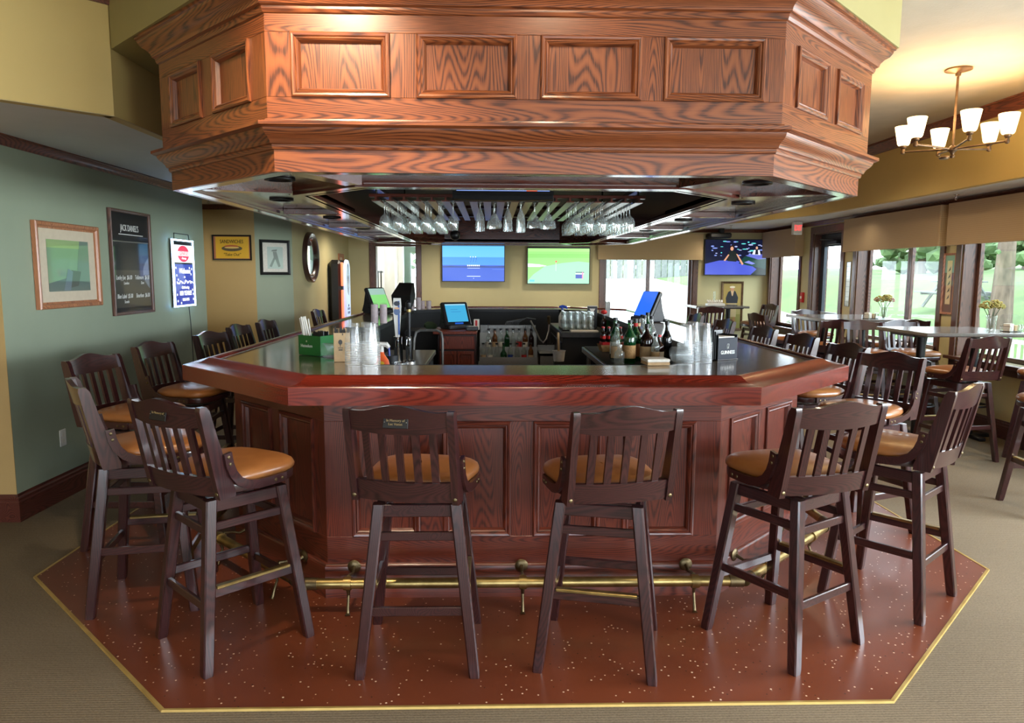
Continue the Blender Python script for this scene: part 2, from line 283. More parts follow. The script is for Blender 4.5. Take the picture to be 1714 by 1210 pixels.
# ------------------------------------------------------------------ mesh helpers
class MB:
    def __init__(s): s.bm = bmesh.new()
    def _xf(s, vs, mtx):
        if mtx is not None: bmesh.ops.transform(s.bm, matrix=mtx, verts=vs)
        return s
    def box(s, x0, x1, y0, y1, z0, z1, bev=0, mtx=None):
        r = bmesh.ops.create_cube(s.bm, size=1.0); vs = r['verts']
        bmesh.ops.transform(s.bm, matrix=Matrix.Translation(((x0+x1)/2, (y0+y1)/2, (z0+z1)/2)) @ Matrix.Diagonal((x1-x0, y1-y0, z1-z0, 1)), verts=vs)
        if bev:
            es = list({e for v in vs for e in v.link_edges})
            r = bmesh.ops.bevel(s.bm, geom=es, offset=min(bev, .45*min(x1-x0, y1-y0, z1-z0)), segments=1, affect='EDGES', profile=.5)
            vs = list({v for f in r['faces'] for v in f.verts} | {v for v in vs if v.is_valid})
        return s._xf(vs, mtx)
    def grid(s, rows, closed_u=False, closed_v=False, mtx=None, cap=False):
        """rows: list of lists of points -> quads"""
        V = [[s.bm.verts.new(p) for p in row] for row in rows]
        nu, nv = len(V), len(V[0])
        for i in range(nu if closed_u else nu-1):
            for j in range(nv if closed_v else nv-1):
                a, b, c, d = V[i][j], V[(i+1) % nu][j], V[(i+1) % nu][(j+1) % nv], V[i][(j+1) % nv]
                try: s.bm.faces.new((a, b, c, d))
                except ValueError: pass
        if cap:
            for row in (V[0], V[-1]):
                if len(row) > 2: s.bm.faces.new(row)
        return s._xf([v for r in V for v in r], mtx)
    def lathe(s, prof, n=16, at=(0, 0, 0), mtx=None, cap=False):
        rows = [[(r*math.cos(2*math.pi*k/n)+at[0], r*math.sin(2*math.pi*k/n)+at[1], z+at[2]) for k in range(n)] for r, z in prof]
        return s.grid(rows, closed_v=True, mtx=mtx, cap=cap)
    def tube(s, path, r, n=8, cap=True, closed=False, flat=None):
        P = [Vector(p) for p in path]; rows = []
        up = None
        for i, p in enumerate(P):
            a = P[(i-1) % len(P)] if (closed or i > 0) else p; b = P[(i+1) % len(P)] if (closed or i < len(P)-1) else p
            d = (b-a).normalized()
            if up is None:
                up = d.cross(Vector((0, 0, 1))) if abs(d.z) < .95 else d.cross(Vector((1, 0, 0)))
                up.normalize()
            else:
                up = (up - d*up.dot(d)).normalized()
            v = d.cross(up); rr = r[i] if isinstance(r, (list, tuple)) else r
            rows.append([p + (up*math.cos(2*math.pi*k/n) + v*math.sin(2*math.pi*k/n)*(flat or 1))*rr for k in range(n)])
        return s.grid(rows, closed_u=closed, closed_v=True, cap=cap and not closed)
    def prism(s, pts, z0, z1, mtx=None):
        a = [s.bm.verts.new((x, y, z0)) for x, y in pts]; b = [s.bm.verts.new((x, y, z1)) for x, y in pts]
        n = len(pts); s.bm.faces.new(list(reversed(a))); s.bm.faces.new(b)
        for i in range(n): s.bm.faces.new((a[i], a[(i+1) % n], b[(i+1) % n], b[i]))
        return s._xf(a+b, mtx)
    def edge_sweep(s, half, prof, miter=T22, closed=True):
        """profile (o,z) swept along local x with 45-degree-octagon mitres; o is outward (-y)"""
        rows = [[(-(half+o*miter), -o, z) for o, z in prof], [(half+o*miter, -o, z) for o, z in prof]]
        s.grid(rows, closed_v=closed)
        if closed:
            for sgn in (-1, 1):
                vs = [s.bm.verts.new((sgn*(half+o*miter), -o, z)) for o, z in prof]; s.bm.faces.new(vs)
        return s
    def sph(s, c, r, sub=2, sc3=(1, 1, 1)):
        q = bmesh.ops.create_icosphere(s.bm, subdivisions=sub, radius=r)
        return s._xf(q['verts'], Matrix.Translation(c) @ Matrix.Diagonal((*sc3, 1)))
    def build(s, name, mat, parent=None, loc=None, rz=None, smooth=True, ang=35, keep=False):
        bm = s.bm
        bmesh.ops.recalc_face_normals(bm, faces=bm.faces)
        for f in bm.faces: f.smooth = smooth
        for e in bm.edges:
            if len(e.link_faces) == 2 and e.calc_face_angle(0) > R(ang): e.smooth = False
        me = bpy.data.meshes.new(name); bm.to_mesh(me); bm.free()
        if mat is not None: me.materials.append(M[mat] if isinstance(mat, str) else mat)
        o = bpy.data.objects.new(name, me); col.objects.link(o)
        if parent is not None: o.parent = parent
        if loc is not None: o.location = loc
        if rz is not None: o.rotation_euler = (0, 0, rz)
        return o
def B(*a, **k): return MB().box(*a, **k)
def tag(o, label=None, cat=None, group=None, kind=None):
    if label: o['label'] = label
    if cat: o['category'] = cat
    if group: o['group'] = group
    if kind: o['kind'] = kind
    return o
def struct(o): o['kind'] = 'structure'; return o
def thing(name, label, cat, loc=(0, 0, 0), rz=0, group=None):
    o = bpy.data.objects.new(name, None); col.objects.link(o); o.location = loc; o.rotation_euler = (0, 0, rz)
    o.empty_display_size = .1
    return tag(o, label, cat, group)
def part(name, loc, rz, parent):
    o = bpy.data.objects.new(name, None); col.objects.link(o); o.location = loc; o.rotation_euler = (0, 0, rz); o.parent = parent
    return o
def copy_tree(o, parent=None):
    c = o.copy(); col.objects.link(c); c.parent = parent
    for ch in list(o.children): copy_tree(ch, c)
    return c
def picture(name, polys, mat, parent=None, loc=None, rz=None, rot=None):
    """flat print: polygons (colour, [(x,z)...]) in the local xz plane, later ones a hair nearer (-y)"""
    me = bpy.data.meshes.new(name); V = []; Fc = []; C = []
    for i, (c, pts) in enumerate(polys):
        b0 = len(V); V += [(x, -i*.00025, z) for x, z in pts]; Fc.append(tuple(range(b0, len(V)))); C.append(lin(c))
    me.from_pydata(V, [], Fc)
    a = me.color_attributes.new('Col', 'FLOAT_COLOR', 'CORNER')
    for p in me.polygons:
        for li in p.loop_indices: a.data[li].color = C[p.index]
    me.materials.append(M[mat]); o = bpy.data.objects.new(name, me); col.objects.link(o)
    if parent is not None: o.parent = parent
    if loc is not None: o.location = loc
    if rot is not None: o.rotation_euler = rot
    elif rz is not None: o.rotation_euler = (0, 0, rz)
    return o
def rect(x0, x1, z0, z1): return [(x0, z0), (x1, z0), (x1, z1), (x0, z1)]
def disc(cx, cz, rx, rz=None, n=20, a0=0, a1=360):
    rz = rz or rx; return [(cx+rx*math.cos(R(a0+(a1-a0)*k/n)), cz+rz*math.sin(R(a0+(a1-a0)*k/n))) for k in range(n if a1-a0 == 360 else n+1)]
def text(s, mat, size, parent=None, loc=(0, 0, 0), rot=(R(90), 0, 0), name='lettering', sx=1.0, ext=.0006, align='CENTER', shear=0):
    c = bpy.data.curves.new(name, 'FONT'); c.body = s; c.size = size; c.extrude = ext; c.align_x = align; c.align_y = 'CENTER'; c.shear = shear
    c.resolution_u = 3
    tmp = bpy.data.objects.new('tmp_text', c); col.objects.link(tmp); bpy.context.view_layer.update()
    me = bpy.data.meshes.new_from_object(tmp.evaluated_get(bpy.context.evaluated_depsgraph_get())); bpy.data.objects.remove(tmp)
    me.materials.clear(); me.materials.append(M[mat]); me.name = name; o = bpy.data.objects.new(name, me); col.objects.link(o)
    o.location = loc; o.rotation_euler = rot; o.scale = (sx, 1, 1)
    if parent is not None: o.parent = parent
    return o
def scribble(parent, mat, x0, z0, length, h, y=-.003, seed=1, name='handwriting', r=.0012):
    rg = random.Random(seed); n = max(6, int(length/h*3)); pts = []
    for i in range(n): pts.append((x0+length*i/(n-1), y, z0+h*(rg.random()-.5) + (h*.5 if i == 0 else 0)))
    return MB().tube(pts, r, 4).build(name, mat, parent)

# ------------------------------------------------------------------ the room shell
XR, YF, ZL, ZH = 4.965, 13.0, 2.38, 3.05           # right wall, far wall, low soffit, high ceiling
XL, YL0, YL1 = -2.97, 4.49, 7.65                    # green wall block on the left
XM, YS = -2.526, 9.0                                # mirror wall, sandwich-sign wall
struct(B(-7, 5.2, -6, 16.6, -.12, 0).build('floor', 'carpet'))
BX0, BX1, BY0, BY1 = -1.664, 1.977, 3.133, 10.6     # bar top outer edge
def octo(x0, x1, y0, y1, c, d=0):
    """corner list (front-left first, anticlockwise seen from above) of a chamfered rectangle grown by d"""
    x0 -= d; x1 += d; y0 -= d; y1 += d; c = c + d*(2-math.sqrt(2))
    return [(x0+c, y0), (x1-c, y0), (x1, y0+c), (x1, y1-c), (x1-c, y1), (x0+c, y1), (x0, y1-c), (x0, y0+c)]
mat_pts = [(-1.17, 2.461), (1.476, 2.461), (2.649, 3.634), (2.649, 10.1), (1.476, 11.27), (-1.17, 11.27), (-2.333, 10.1), (-2.333, 3.6245)]
vm = tag(MB().prism(mat_pts, .0, .005).build('floor_vinyl', 'mat_floor')); struct(vm)
rows = []
cxm, cym = .155, 6.8
for (o, z) in ((0, .0), (0, .007), (.012, .008), (.014, .0)):
    ring = []
    for i, p in enumerate(mat_pts):
        a = Vector(mat_pts[i-1]); b = Vector(p); c = Vector(mat_pts[(i+1) % 8])
        n1 = Vector(((b-a).y, -(b-a).x)).normalized(); n2 = Vector(((c-b).y, -(c-b).x)).normalized()
        q = b + (n1+n2)/(1+n1.dot(n2))*o; ring.append((q.x, q.y, z))
    rows.append(ring)
struct(MB().grid(rows, closed_v=True).build('trim_1', 'brasst'))

def wall_open(name, mat, axis, pos, thick, a0, a1, z0, z1, opens):
    """wall slab along x (axis 'x', at y=pos..pos+thick) or y with rectangular openings (a0,a1,z0,z1)"""
    mb = MB()
    def bx(u0, u1, v0, v1):
        if u1-u0 < 1e-4 or v1-v0 < 1e-4: return
        if axis == 'x': mb.box(u0, u1, pos, pos+thick, v0, v1)
        else: mb.box(pos, pos+thick, u0, u1, v0, v1)
    u = a0
    for (o0, o1, p0, p1) in sorted(opens):
        bx(u, o0, z0, z1); bx(o0, o1, z0, p0); bx(o0, o1, p1, z1); u = o1
    bx(u, a1, z0, z1)
    return struct(mb.build(name, mat, smooth=False))
# left block (green) and hallway beyond it
struct(B(-7, XL, YL0, YL1, 0, ZL+.3).build('wall_left', 'wall_g'))
struct(B(-7, XL, YL0-.004, YL0, 0, ZL+.3).build('wall_left_end', 'wall_t'))
struct(B(-7, -2.88, YS, YS+.15, 0, ZL+.3).build('wall_hallway', 'wall_t'))
struct(MB().prism([(-2.88, YS), (XM, YS+.354), (XM-.02, YS+.55), (-3.1, YS+.12)], 0, ZL+.3).build('wall_angled', 'wall_g'))
struct(B(XM-.15, XM, YS+.356, YF+.2, 0, ZL+.3).build('wall_mirror_side', 'wall_o'))
struct(B(-7.1, -7, -6, YS+.15, 0, ZH+.1).build('wall_outer_left', 'wall_t'))
OPN1 = (-2.06, -1.33, .75, 2.06)
WFAR = (2.02, 3.62, .55, 2.1)
wall_open('wall_far', 'wall_o', 'x', YF, .2, XM, XR, 0, ZL+.3, [OPN1, WFAR])
WA, WD, WB, WC = (11.62, 12.82, .70, 2.2), (10.22, 11.12, 0, 2.2), (7.93, 9.78, .72, 2.2), (4.95, 7.56, .72, 2.2)
WREST = [(1.65, 4.2, .72, 2.2), (-1.65, .9, .72, 2.2), (-4.95, -2.4, .72, 2.2)]
WT = .22
wall_open('wall_right', 'wall_o', 'y', XR, WT, -6, YF+.2, 0, ZL+.3, [WA, WD, WB, WC]+WREST)
wall_open('wall_back', 'wall_y', 'x', -6.2, .2, -7, 5.2, 0, ZH+.1, [(-3.6, -.2, .5, 2.5), (.4, 4.4, .5, 2.5)])
# ceilings: high tray in the middle, low soffits round it
tray = [(-7, -.97), (-2.0, 4.02), (-2.0, 11.5), (-1.3, 12.2), (3.3, 12.2), (3.9, 11.3), (4.4, 9.8), (4.4, -6.1), (-7, -6.1)]
struct(MB().prism(tray, ZH, ZH+.08).build('ceiling', 'ceil'))
mb = MB()
for poly in ([(-7, -.97), (-2.0, 4.02), (-2.0, 11.5), (-1.3, 12.2), (-1.3, 13.1), (-7, 13.1)],
             [(-1.3, 12.2), (3.3, 12.2), (3.3, 13.1), (-1.3, 13.1)],
             [(3.3, 12.2), (3.9, 11.3), (4.4, 9.8), (4.4, -6.1), (5.15, -6.1), (5.15, 13.1), (3.3, 13.1)]):
    mb.prism(poly, ZL, ZL+.002)
struct(mb.build('ceiling_soffit', 'soffit', smooth=False))
mb = MB()
for i in range(7):
    a, b = Vector(tray[i]), Vector(tray[i+1]); d = (b-a).normalized(); n = Vector((-d.y, d.x))  # outward of the tray
    q = [a-d*.0, b+d*.0, b+n*.06, a+n*.06]
    mb.prism([(v.x, v.y) for v in q], ZL-.001, ZH+.05)
struct(mb.build('wall_bulkhead', 'wall_y', smooth=False))
# roof slab: keeps the sun out
struct(B(-7.4, 5.6, -6.6, 17, ZH+.3, ZH+.45).build('ceiling_roof_deck', 'white'))
# drywall drop above the canopy
DW = [(-.98, 2.985), (1.255, 2.985), (2.092, 3.821), (2.092, 10.2), (1.4, 10.9), (-1.3, 10.9), (-1.995, 10.2), (-1.995, 4.02)]
struct(MB().prism(DW, 2.722, ZH+.02).build('wall_drop_over_canopy', 'wall_y_dim', smooth=False))

def crown_run(name, mat, path, prof, closed=False):
    """profile (out, z) along a plan polyline; out is to the left of the direction of travel"""
    P = [Vector(p) for p in path]; rows = []
    for i, p in enumerate(P):
        if i == 0: n = (P[1]-P[0]).normalized(); o = Vector((-n.y, n.x)); k = 1
        elif i == len(P)-1: n = (P[-1]-P[-2]).normalized(); o = Vector((-n.y, n.x)); k = 1
        else:
            n1 = (P[i]-P[i-1]).normalized(); n2 = (P[i+1]-P[i]).normalized()
            o1 = Vector((-n1.y, n1.x)); o2 = Vector((-n2.y, n2.x)); o = (o1+o2)/(1+o1.dot(o2)); k = 1
        rows.append([(p.x+o.x*q, p.y+o.y*q, z) for q, z in prof])
    mb = MB().grid(rows, closed_v=True, cap=True)
    return struct(mb.build(name, mat, ang=30))
cp = [(0, -.095), (.012, -.095), (.018, -.075), (.03, -.06), (.055, -.03), (.06, -.015), (.075, -.012), (.075, 0), (0, 0)]
low = [(a*.7, ZL+b*.62) for a, b in cp]; high = [(a*1.15, ZH+b*1.15) for a, b in cp]
crown_run('trim_2', 'crown', [(XL, YL1), (XL, YL0), (-7, YL0)], low)
crown_run('trim_3', 'crown', [(XR, -6), (XR, YF), (XM, YF), (XM, YS+.354), (-2.88, YS), (-7, YS)], low)
crown_run('trim_4', 'crown', [tray[8], tray[7], tray[6], tray[5], tray[4], tray[3], tray[2], tray[1], tray[0]], high)
bp = [(0, 0), (.022, 0), (.022, .125), (.016, .135), (.016, .15), (.008, .16), (.006, .175), (0, .175)]
crown_run('baseboard_left', 'base', [(XL, YL1), (XL, YL0), (-7, YL0)], bp)
crown_run('baseboard_right', 'base', [(XR, -6), (XR, WD[0]-.1)], bp)
crown_run('baseboard_far', 'base', [(XR, WD[1]+.1), (XR, YF), (XM, YF), (XM, YS+.354), (-2.88, YS), (-7, YS)], bp)

# ------------------------------------------------------------------ windows, door, opening
def side_window(n, y0, y1, z0, z1, mull=None):
    """window in the right wall: parts are local to an Empty at the wall face"""
    t = bpy.data.objects.new('window_%d' % n, None); col.objects.link(t); t.location = (XR, 0, 0); struct(t)
    cw = .085
    for nm, m, b in (('casing', 'casing', (-.022, 0, y0-cw, y0, z0-.05, z1+cw)), ('casing', 'casing', (-.022, 0, y1, y1+cw, z0-.05, z1+cw)),
                     ('casing_head', 'casing_h', (-.024, 0, y0-cw, y1+cw, z1, z1+cw)), ('sill', 'casing_h', (-.07, WT-.05, y0-cw-.02, y1+cw+.02, z0-.035, z0)),
                     ('apron', 'casing_h', (-.018, 0, y0-cw, y1+cw, z0-.11, z0-.035)),
                     ('jamb', 'casing', (0, WT-.02, y0, y0+.018, z0, z1)), ('jamb', 'casing', (0, WT-.02, y1-.018, y1, z0, z1)),
                     ('head_jamb', 'casing_h', (0, WT-.02, y0+.018, y1-.018, z1-.018, z1))):
        B(*b, bev=.004).build(nm, m, t)
    ms = sorted(mull or [])
    edges = [y0+.018] + ms + [y1-.018]
    for k in range(len(edges)-1):
        a, b = edges[k], edges[k+1]
        fr = MB(); e = .045; xa, xb = WT-.075, WT-.03
        fr.box(xa, xb, a, a+e, z0, z1-.018, bev=.004).box(xa, xb, b-e, b, z0, z1-.018, bev=.004)
        fr.box(xa, xb, a+e, b-e, z0, z0+e, bev=.004).box(xa, xb, a+e, b-e, z1-.018-e, z1-.018, bev=.004)
        f = fr.build('sash', 'casing', t)
        B(WT-.055, WT-.05, a+e, b-e, z0+e, z1-.018-e).build('pane', 'pane', f)
    return t
side_window(1, *WA)
side_window(2, *WB, mull=[8.78])
side_window(3, *WC, mull=[5.8, 6.7])
# far window (in the far wall)
t = bpy.data.objects.new('window_4', None); col.objects.link(t); t.location = (0, YF, 0); struct(t)
x0, x1, z0, z1 = WFAR; cw = .09
for nm, m, b in (('casing', 'casing', (x0-cw, x0, -.022, 0, z0-.05, z1+cw)), ('casing', 'casing', (x1, x1+cw, -.022, 0, z0-.05, z1+cw)),
                 ('casing_head', 'casing', (x0-cw, x1+cw, -.024, 0, z1, z1+cw)), ('sill', 'casing', (x0-cw-.02, x1+cw+.02, -.06, .15, z0-.035, z0)),
                 ('jamb', 'casing', (x0, x0+.018, 0, .18, z0, z1)), ('jamb', 'casing', (x1-.018, x1, 0, .18, z0, z1))):
    B(*b, bev=.004).build(nm, m, t)
for a, b in ((x0+.018, 2.83), (2.83, x1-.018)):
    e = .035; fr = MB().box(a, a+e, .1, .14, z0, z1).box(b-e, b, .1, .14, z0, z1).box(a+e, b-e, .1, .14, z0, z0+e).box(a+e, b-e, .1, .14, z1-e, z1)
    f = fr.build('sash', 'casing', t); B(a+e, b-e, .118, .123, z0+e, z1-e).build('pane', 'pane', f)
# cased opening to the bright vestibule
t = bpy.data.objects.new('trim_5', None); col.objects.link(t); t.location = (0, YF, 0); struct(t)
x0, x1, z0, z1 = OPN1
for nm, b in (('casing', (x0-.10, x0, -.025, 0, z0-.1, z1+.1)), ('casing', (x1, x1+.09, -.025, 0, z0-.1, z1+.1)), ('casing_head', (x0-.10, x1+.09, -.027, 0, z1, z1+.1)),
              ('jamb', (x0, x0+.015, 0, .2, z0, z1)), ('jamb', (x1-.015, x1, 0, .2, z0, z1)), ('head_jamb', (x0, x1, 0, .2, z1-.015, z1)), ('sill', (x0-.1, x1+.1, -.05, .2, z0-.03, z0))):
    B(*b, bev=.004).build(nm, 'casing', t)
B(x0+.015, x1-.015, .10, .106, z0, z1-.015).build('pane', 'pane', t)
# vestibule behind
struct(B(-2.4, -2.3, 13.2, 16.5, 0, 2.7).build('wall_vestibule_left', 'white'))
wall_open('wall_vestibule_end', 'white', 'x', 16.4, .1, -3.3, -.5, 0, 2.7, [(-1.98, -.95, 0, 2.25)])
struct(B(-.6, -.5, 13.2, 16.5, 0, 2.7).build('wall_vestibule_right', 'white'))
struct(B(-3.3, -.5, 13.2, 16.5, 2.62, 2.7).build('ceiling_vestibule', 'white'))
struct(B(-2.3, -2.08, 15.75, 16.4, 0, 2.62).build('wall_vestibule_pier', 'white'))
t = bpy.data.objects.new('door_1', None); col.objects.link(t); t.location = (-.2, 16.4, 0); struct(t)
M['teal'] = pm('grey_green_door_paint', (96, 122, 112), (90, 116, 106), 6, .5)
fr = MB().box(-1.76, -1.60, 0, .05, 0, 2.2).box(-.92, -.78, 0, .05, 0, 2.2).box(-1.6, -.92, 0, .05, 0, .3).box(-1.6, -.92, 0, .05, 2.05, 2.2).build('door_frame', 'teal', t)
B(-1.6, -.92, .02, .026, .3, 2.05).build('pane', 'pane', fr)
B(-1.58, -1.5, -.04, 0, .98, 1.06).build('door_handle', 'chrome', t)
for i in range(4):
    f = thing('picture_frame', ['narrow dark picture frame, first of four along the vestibule wall', 'narrow dark picture frame, second of four along the vestibule wall', 'narrow dark picture frame, third of four along the vestibule wall', 'narrow dark picture frame, deepest of four along the vestibule wall'][i],
              'picture frame', (-2.298, 14.1+i*.4, 1.36), 0, 'frames on the vestibule wall')
    B(0, .02, -.12, .12, -.25 if i == 0 else -.2, .26, bev=.004).build('frame', 'blackm', f)
    B(.02, .022, -.095, .095, -.2 if i == 0 else -.16, .22).build('print', 'paper', f)
# exit door in the right wall
t = bpy.data.objects.new('door_2', None); col.objects.link(t); t.location = (XR, 0, 0); struct(t)
y0, y1, z0, z1 = WD
for nm, b in (('casing', (-.024, 0, y0-.1, y0, 0, z1+.1)), ('casing', (-.024, 0, y1, y1+.1, 0, z1+.1)), ('casing_head', (-.026, 0, y0-.1, y1+.1, z1, z1+.1)),
              ('jamb', (0, WT, y0, y0+.02, 0, z1)), ('jamb', (0, WT, y1-.02, y1, 0, z1)), ('head_jamb', (0, WT, y0, y1, z1-.02, z1))):
    B(*b, bev=.004).build(nm, 'casing', t)
M['dbronze'] = pm('dark_bronze_door', (52, 58, 66), (44, 50, 58), 8, .35, metal=.4)
fr = MB()
fr.box(.1, .15, y0+.02, y0+.13, 0, z1-.02, bev=.004).box(.1, .15, y1-.13, y1-.02, 0, z1-.02, bev=.004).box(.1, .15, y0+.13, y1-.13, z1-.2, z1-.02, bev=.004).box(.1, .15, y0+.13, y1-.13, 0, .42, bev=.004)
fr = fr.build('door_leaf', 'dbronze', t)
B(.122, .128, y0+.13, y1-.13, .42, z1-.2).build('pane', 'pane', fr)
B(.04, .1, y0+.05, y1-.06, .95, 1.02, bev=.01).build('push_bar', 'alu', t)
mb = MB().box(.03, .1, y0+.25, y0+.55, 2.02, 2.08, bev=.008).tube([(.05, y0+.4, 2.09), (.0, y0+.55, 2.1), (.02, y0+.75, 2.11), (.08, y1-.05, 2.12)], .012, 6)
mb.build('door_closer', 'dbronze', t)

# ------------------------------------------------------------------ outside
struct(B(-60, 90, -60, 120, -.42, -.40).build('ground', 'gravel'))
def lawn(x, y):
    u = max(0, x-8.2); fade = 1 if y < 17 else max(0, 1-(y-17)/14)*1.0 if x < 14 else 1
    return (1.75*(1-math.exp(-u/4.5)) + .03*u)*fade + .12*math.sin(x*.31)*math.sin(y*.27)*min(1, u/6)
rows = []
for i in range(33):
    row = []
    for j in range(41):
        x = 8.2 + i*2.3; y = -18 + j*3.0
        h = -.39 + lawn(x, y)
        row.append((x, y, h))
    rows.append(row)
struct(MB().grid(rows).build('ground_lawn', 'grass'))
def tree(name, label, x, y, z, h, r, trunk, lumps, seed, group='trees outside'):
    rg = random.Random(seed); t = thing(name, label, 'tree', (x, y, z), 0, group)
    MB().tube([(0, 0, -.3), (.02, 0, h*.2), (-.03, .02, h*.45), (.03, 0, h*.75)], [trunk*1.5, trunk, trunk*.8, trunk*.3], 10).build('trunk', 'bark', t)
    mb = MB()
    for k in range(lumps):
        a = rg.random()*6.28; q = rg.random()**.6*r; zz = h*((.42 if trunk < .28 or h > 8.5 else .05)+.5*rg.random()); s = r*(.14+.16*rg.random())
        mb.sph((q*math.cos(a), q*math.sin(a), zz), s, 1, (1, 1, .8))
    bm = mb.bm
    for v in bm.verts: v.co += Vector((rg.random()-.5, rg.random()-.5, rg.random()-.5))*r*.09
    tag(mb.build('crown', 'leaf', t, smooth=False), kind='stuff')
tree('pine_tree', 'tall tree with thick pale bark trunk standing on the lawn outside', 10.9, 15.2, -.4+lawn(10.9, 15.2), 9, 2.2, .17, 40, 3)
tree('lawn_tree', 'slimmer tree trunk beyond the thick-barked lawn tree', 14.9, 19.4, -.4+lawn(14.9, 19.4), 9, 2.2, .15, 40, 4)
far_trees = []
for row, (x0, y0, dx, dy, n) in enumerate(((22, 34, 5.6, -1.6, 8), (25, 42, 5.6, -1.4, 9), (28, 50, 5.6, -1.2, 9), (-6, 72, 5.6, 0, 6), (-3, 78, 5.6, 0, 6))):
    far_trees += [(x0+dx*k, y0+dy*k, row) for k in range(n)]
for i, (x, y, row) in enumerate(far_trees):
    tree('hedge_tree', ['leafy tree in the nearest far row across the lawn', 'leafy tree in the middle far row across the lawn', 'leafy tree in the rearmost far row across the lawn', 'leafy tree in the front row behind the board fence', 'leafy tree in the rear row behind the board fence'][row],
         x, y, 1.25 if row > 2 else -.4+lawn(x, y), 5.2+row % 3, 2.0, .3, 44, 20+i, 'row %s of far trees' % 'ABCDE'[row])
struct(MB().grid([[(-30, 24, -.41), (8.0, 24, -.41), (30, 24, -.41)], [(-30, 66, 1.25), (8.0, 66, 1.25), (30, 66, 1.25)], [(-30, 90, 1.25), (8.0, 90, 1.25), (30, 90, 1.25)]]).build('ground_bank', 'gravel'))
tree('cone_shrub', 'bright green shrub behind the low stone wall outside', 10.0, 14.6, -.2, 2.6, .5, .06, 8, 9, 'shrubs outside')
# board fence behind the far window and low stone wall
f = thing('board_fence', 'haze-toned grey board fence behind the gravel yard', 'fence', (-4, 66, 1.2))
fb = B(-.26, .26, -.03, .03, 0, 1.9).build('board', 'fence', f); fb.location = (.6, 0, 0)
for i in range(1, 46):
    c = fb.copy(); col.objects.link(c); c.parent = f; c.location = (.6+i*.58, random.uniform(-.008, .008), random.uniform(-.02, .02))
f = thing('stone_wall', 'low dry stone wall across the gravel yard outside', 'stone wall', (0, 0, -.4))
rg = random.Random(5)
protos = []
for k in range(6):
    mb = MB().sph((0, 0, 0), .24, 1, (1.3, 1, .62))
    for v in mb.bm.verts: v.co += Vector((rg.random()-.5, rg.random()-.5, rg.random()-.5))*.09
    o = mb.build('stone', 'stone', f, smooth=False); protos.append(o)
n = 0
for row in range(3):
    for i in range(34):
        o = protos[n % 6] if n < 6 else protos[n % 6].copy()
        if n >= 6: col.objects.link(o); o.parent = f
        o.location = (1.6+i*.36+rg.uniform(-.05, .05)+row*.15, 21.5+rg.uniform(-.12, .12), .12+row*.25); o.rotation_euler = (0, 0, rg.random()*6); n += 1
# picnic table
def picnic(label, loc, rz):
    t = thing('picnic_table', label, 'picnic table', loc, rz, 'picnic tables outside')
    for k in range(5): B(-.9, .9, -.36+k*.15, -.36+k*.15+.135, .72, .76, bev=.005).build('plank', 'fence', t)
    for s in (-1, 1):
        for k in range(2): B(-.9, .9, s*.7-.13+k*.14, s*.7-.13+k*.14+.125, .42, .46, bev=.005).build('bench_plank', 'fence', t)
        for q in (-1, 1): MB().tube([(s*.6, q*.68, 0), (s*.6, q*.22, .72)], .045, 4).build('leg', 'fence', t)
        B(s*.6-.03, s*.6+.03, -.75, .75, .36, .42).build('crossbar', 'fence', t)
picnic('grey picnic table on the gravel outside the door window', (8.1, 13.4, -.4), R(20))
picnic('wooden picnic table far out on the lawn', (13.2, 20.2, -.4+lawn(13.2, 20.2)), R(80))
# deck railing outside the near windows
t = thing('deck_railing', 'white deck railing outside the side windows', 'railing', (7.6, 0, -.4))
B(-.04, .04, 2, 11.2, 1.0, 1.05).build('top_rail', 'white', t); B(-.03, .03, 2, 11.2, .25, .29).build('bottom_rail', 'white', t)
bal = B(-.015, .015, -.015, .015, .29, 1.0).build('baluster', 'white', t); bal.location = (0, 2.1, 0)
for i in range(1, 70):
    c = bal.copy(); col.objects.link(c); c.parent = t; c.location = (0, 2.1+i*.13, 0)
for yy in (2, 5.05, 8.1, 11.2): B(-.05, .05, yy-.05, yy+.05, 0, 1.12).build('post', 'white', t)
t = thing('porch_post', 'white porch post outside the middle side window', 'post', (6.3, 9.55, -.4))
B(-.07, .07, -.07, .07, 0, 3.2, bev=.01).build('shaft', 'white', t); B(-.09, .09, -.09, .09, 0, .15, bev=.01).build('foot', 'white', t)
# iron patio chair backs below the window
t = thing('patio_chair', 'dark scrolled iron patio chair outside the nearest window', 'chair', (6.1, 7.3, -.4), R(200))
arc = [(-.28+.56*k/10, 0, .5+.55*math.sin(math.pi*k/10)) for k in range(11)]
MB().tube(arc, .018, 6).build('back_frame', 'blackm', t)
for k in range(5):
    xx = -.2+k*.1; MB().tube([(xx, 0, .5), (xx+.03, .02, .7), (xx-.03, 0, .85), (xx, 0, .92)], .008, 5).build('scroll', 'blackm', t)
B(-.27, .27, -.5, 0, .44, .48, bev=.01).build('seat', 'blackm', t)
for sx in (-.25, .25):
    for sy in (-.47, -.02): MB().tube([(sx, sy, .45), (sx*1.1, sy, 0)], .014, 6).build('leg', 'blackm', t)
lamp('AREA', 'vestibule_fill_light', (-1.5, 14.8, 2.58), 34, (1.0, .97, .92), target=(-1.5, 14.8, 0), shape='RECTANGLE', size=1.2, size_y=2.4)  # added fill so the vestibule reads bright; no ceiling fixture

# ------------------------------------------------------------------ the bar
def edges_of(pts):
    """for each octagon edge: (midpoint, rotation z, half length); local +x runs along the edge, local -y points outward"""
    out = []
    for i in range(8):
        a, b = Vector(pts[i]), Vector(pts[(i+1) % 8]); d = b-a
        out.append(((a+b)/2, math.atan2(d.y, d.x), d.length/2))
    return out
BC = .78
bar_edge = octo(BX0, BX1, BY0, BY1, BC)
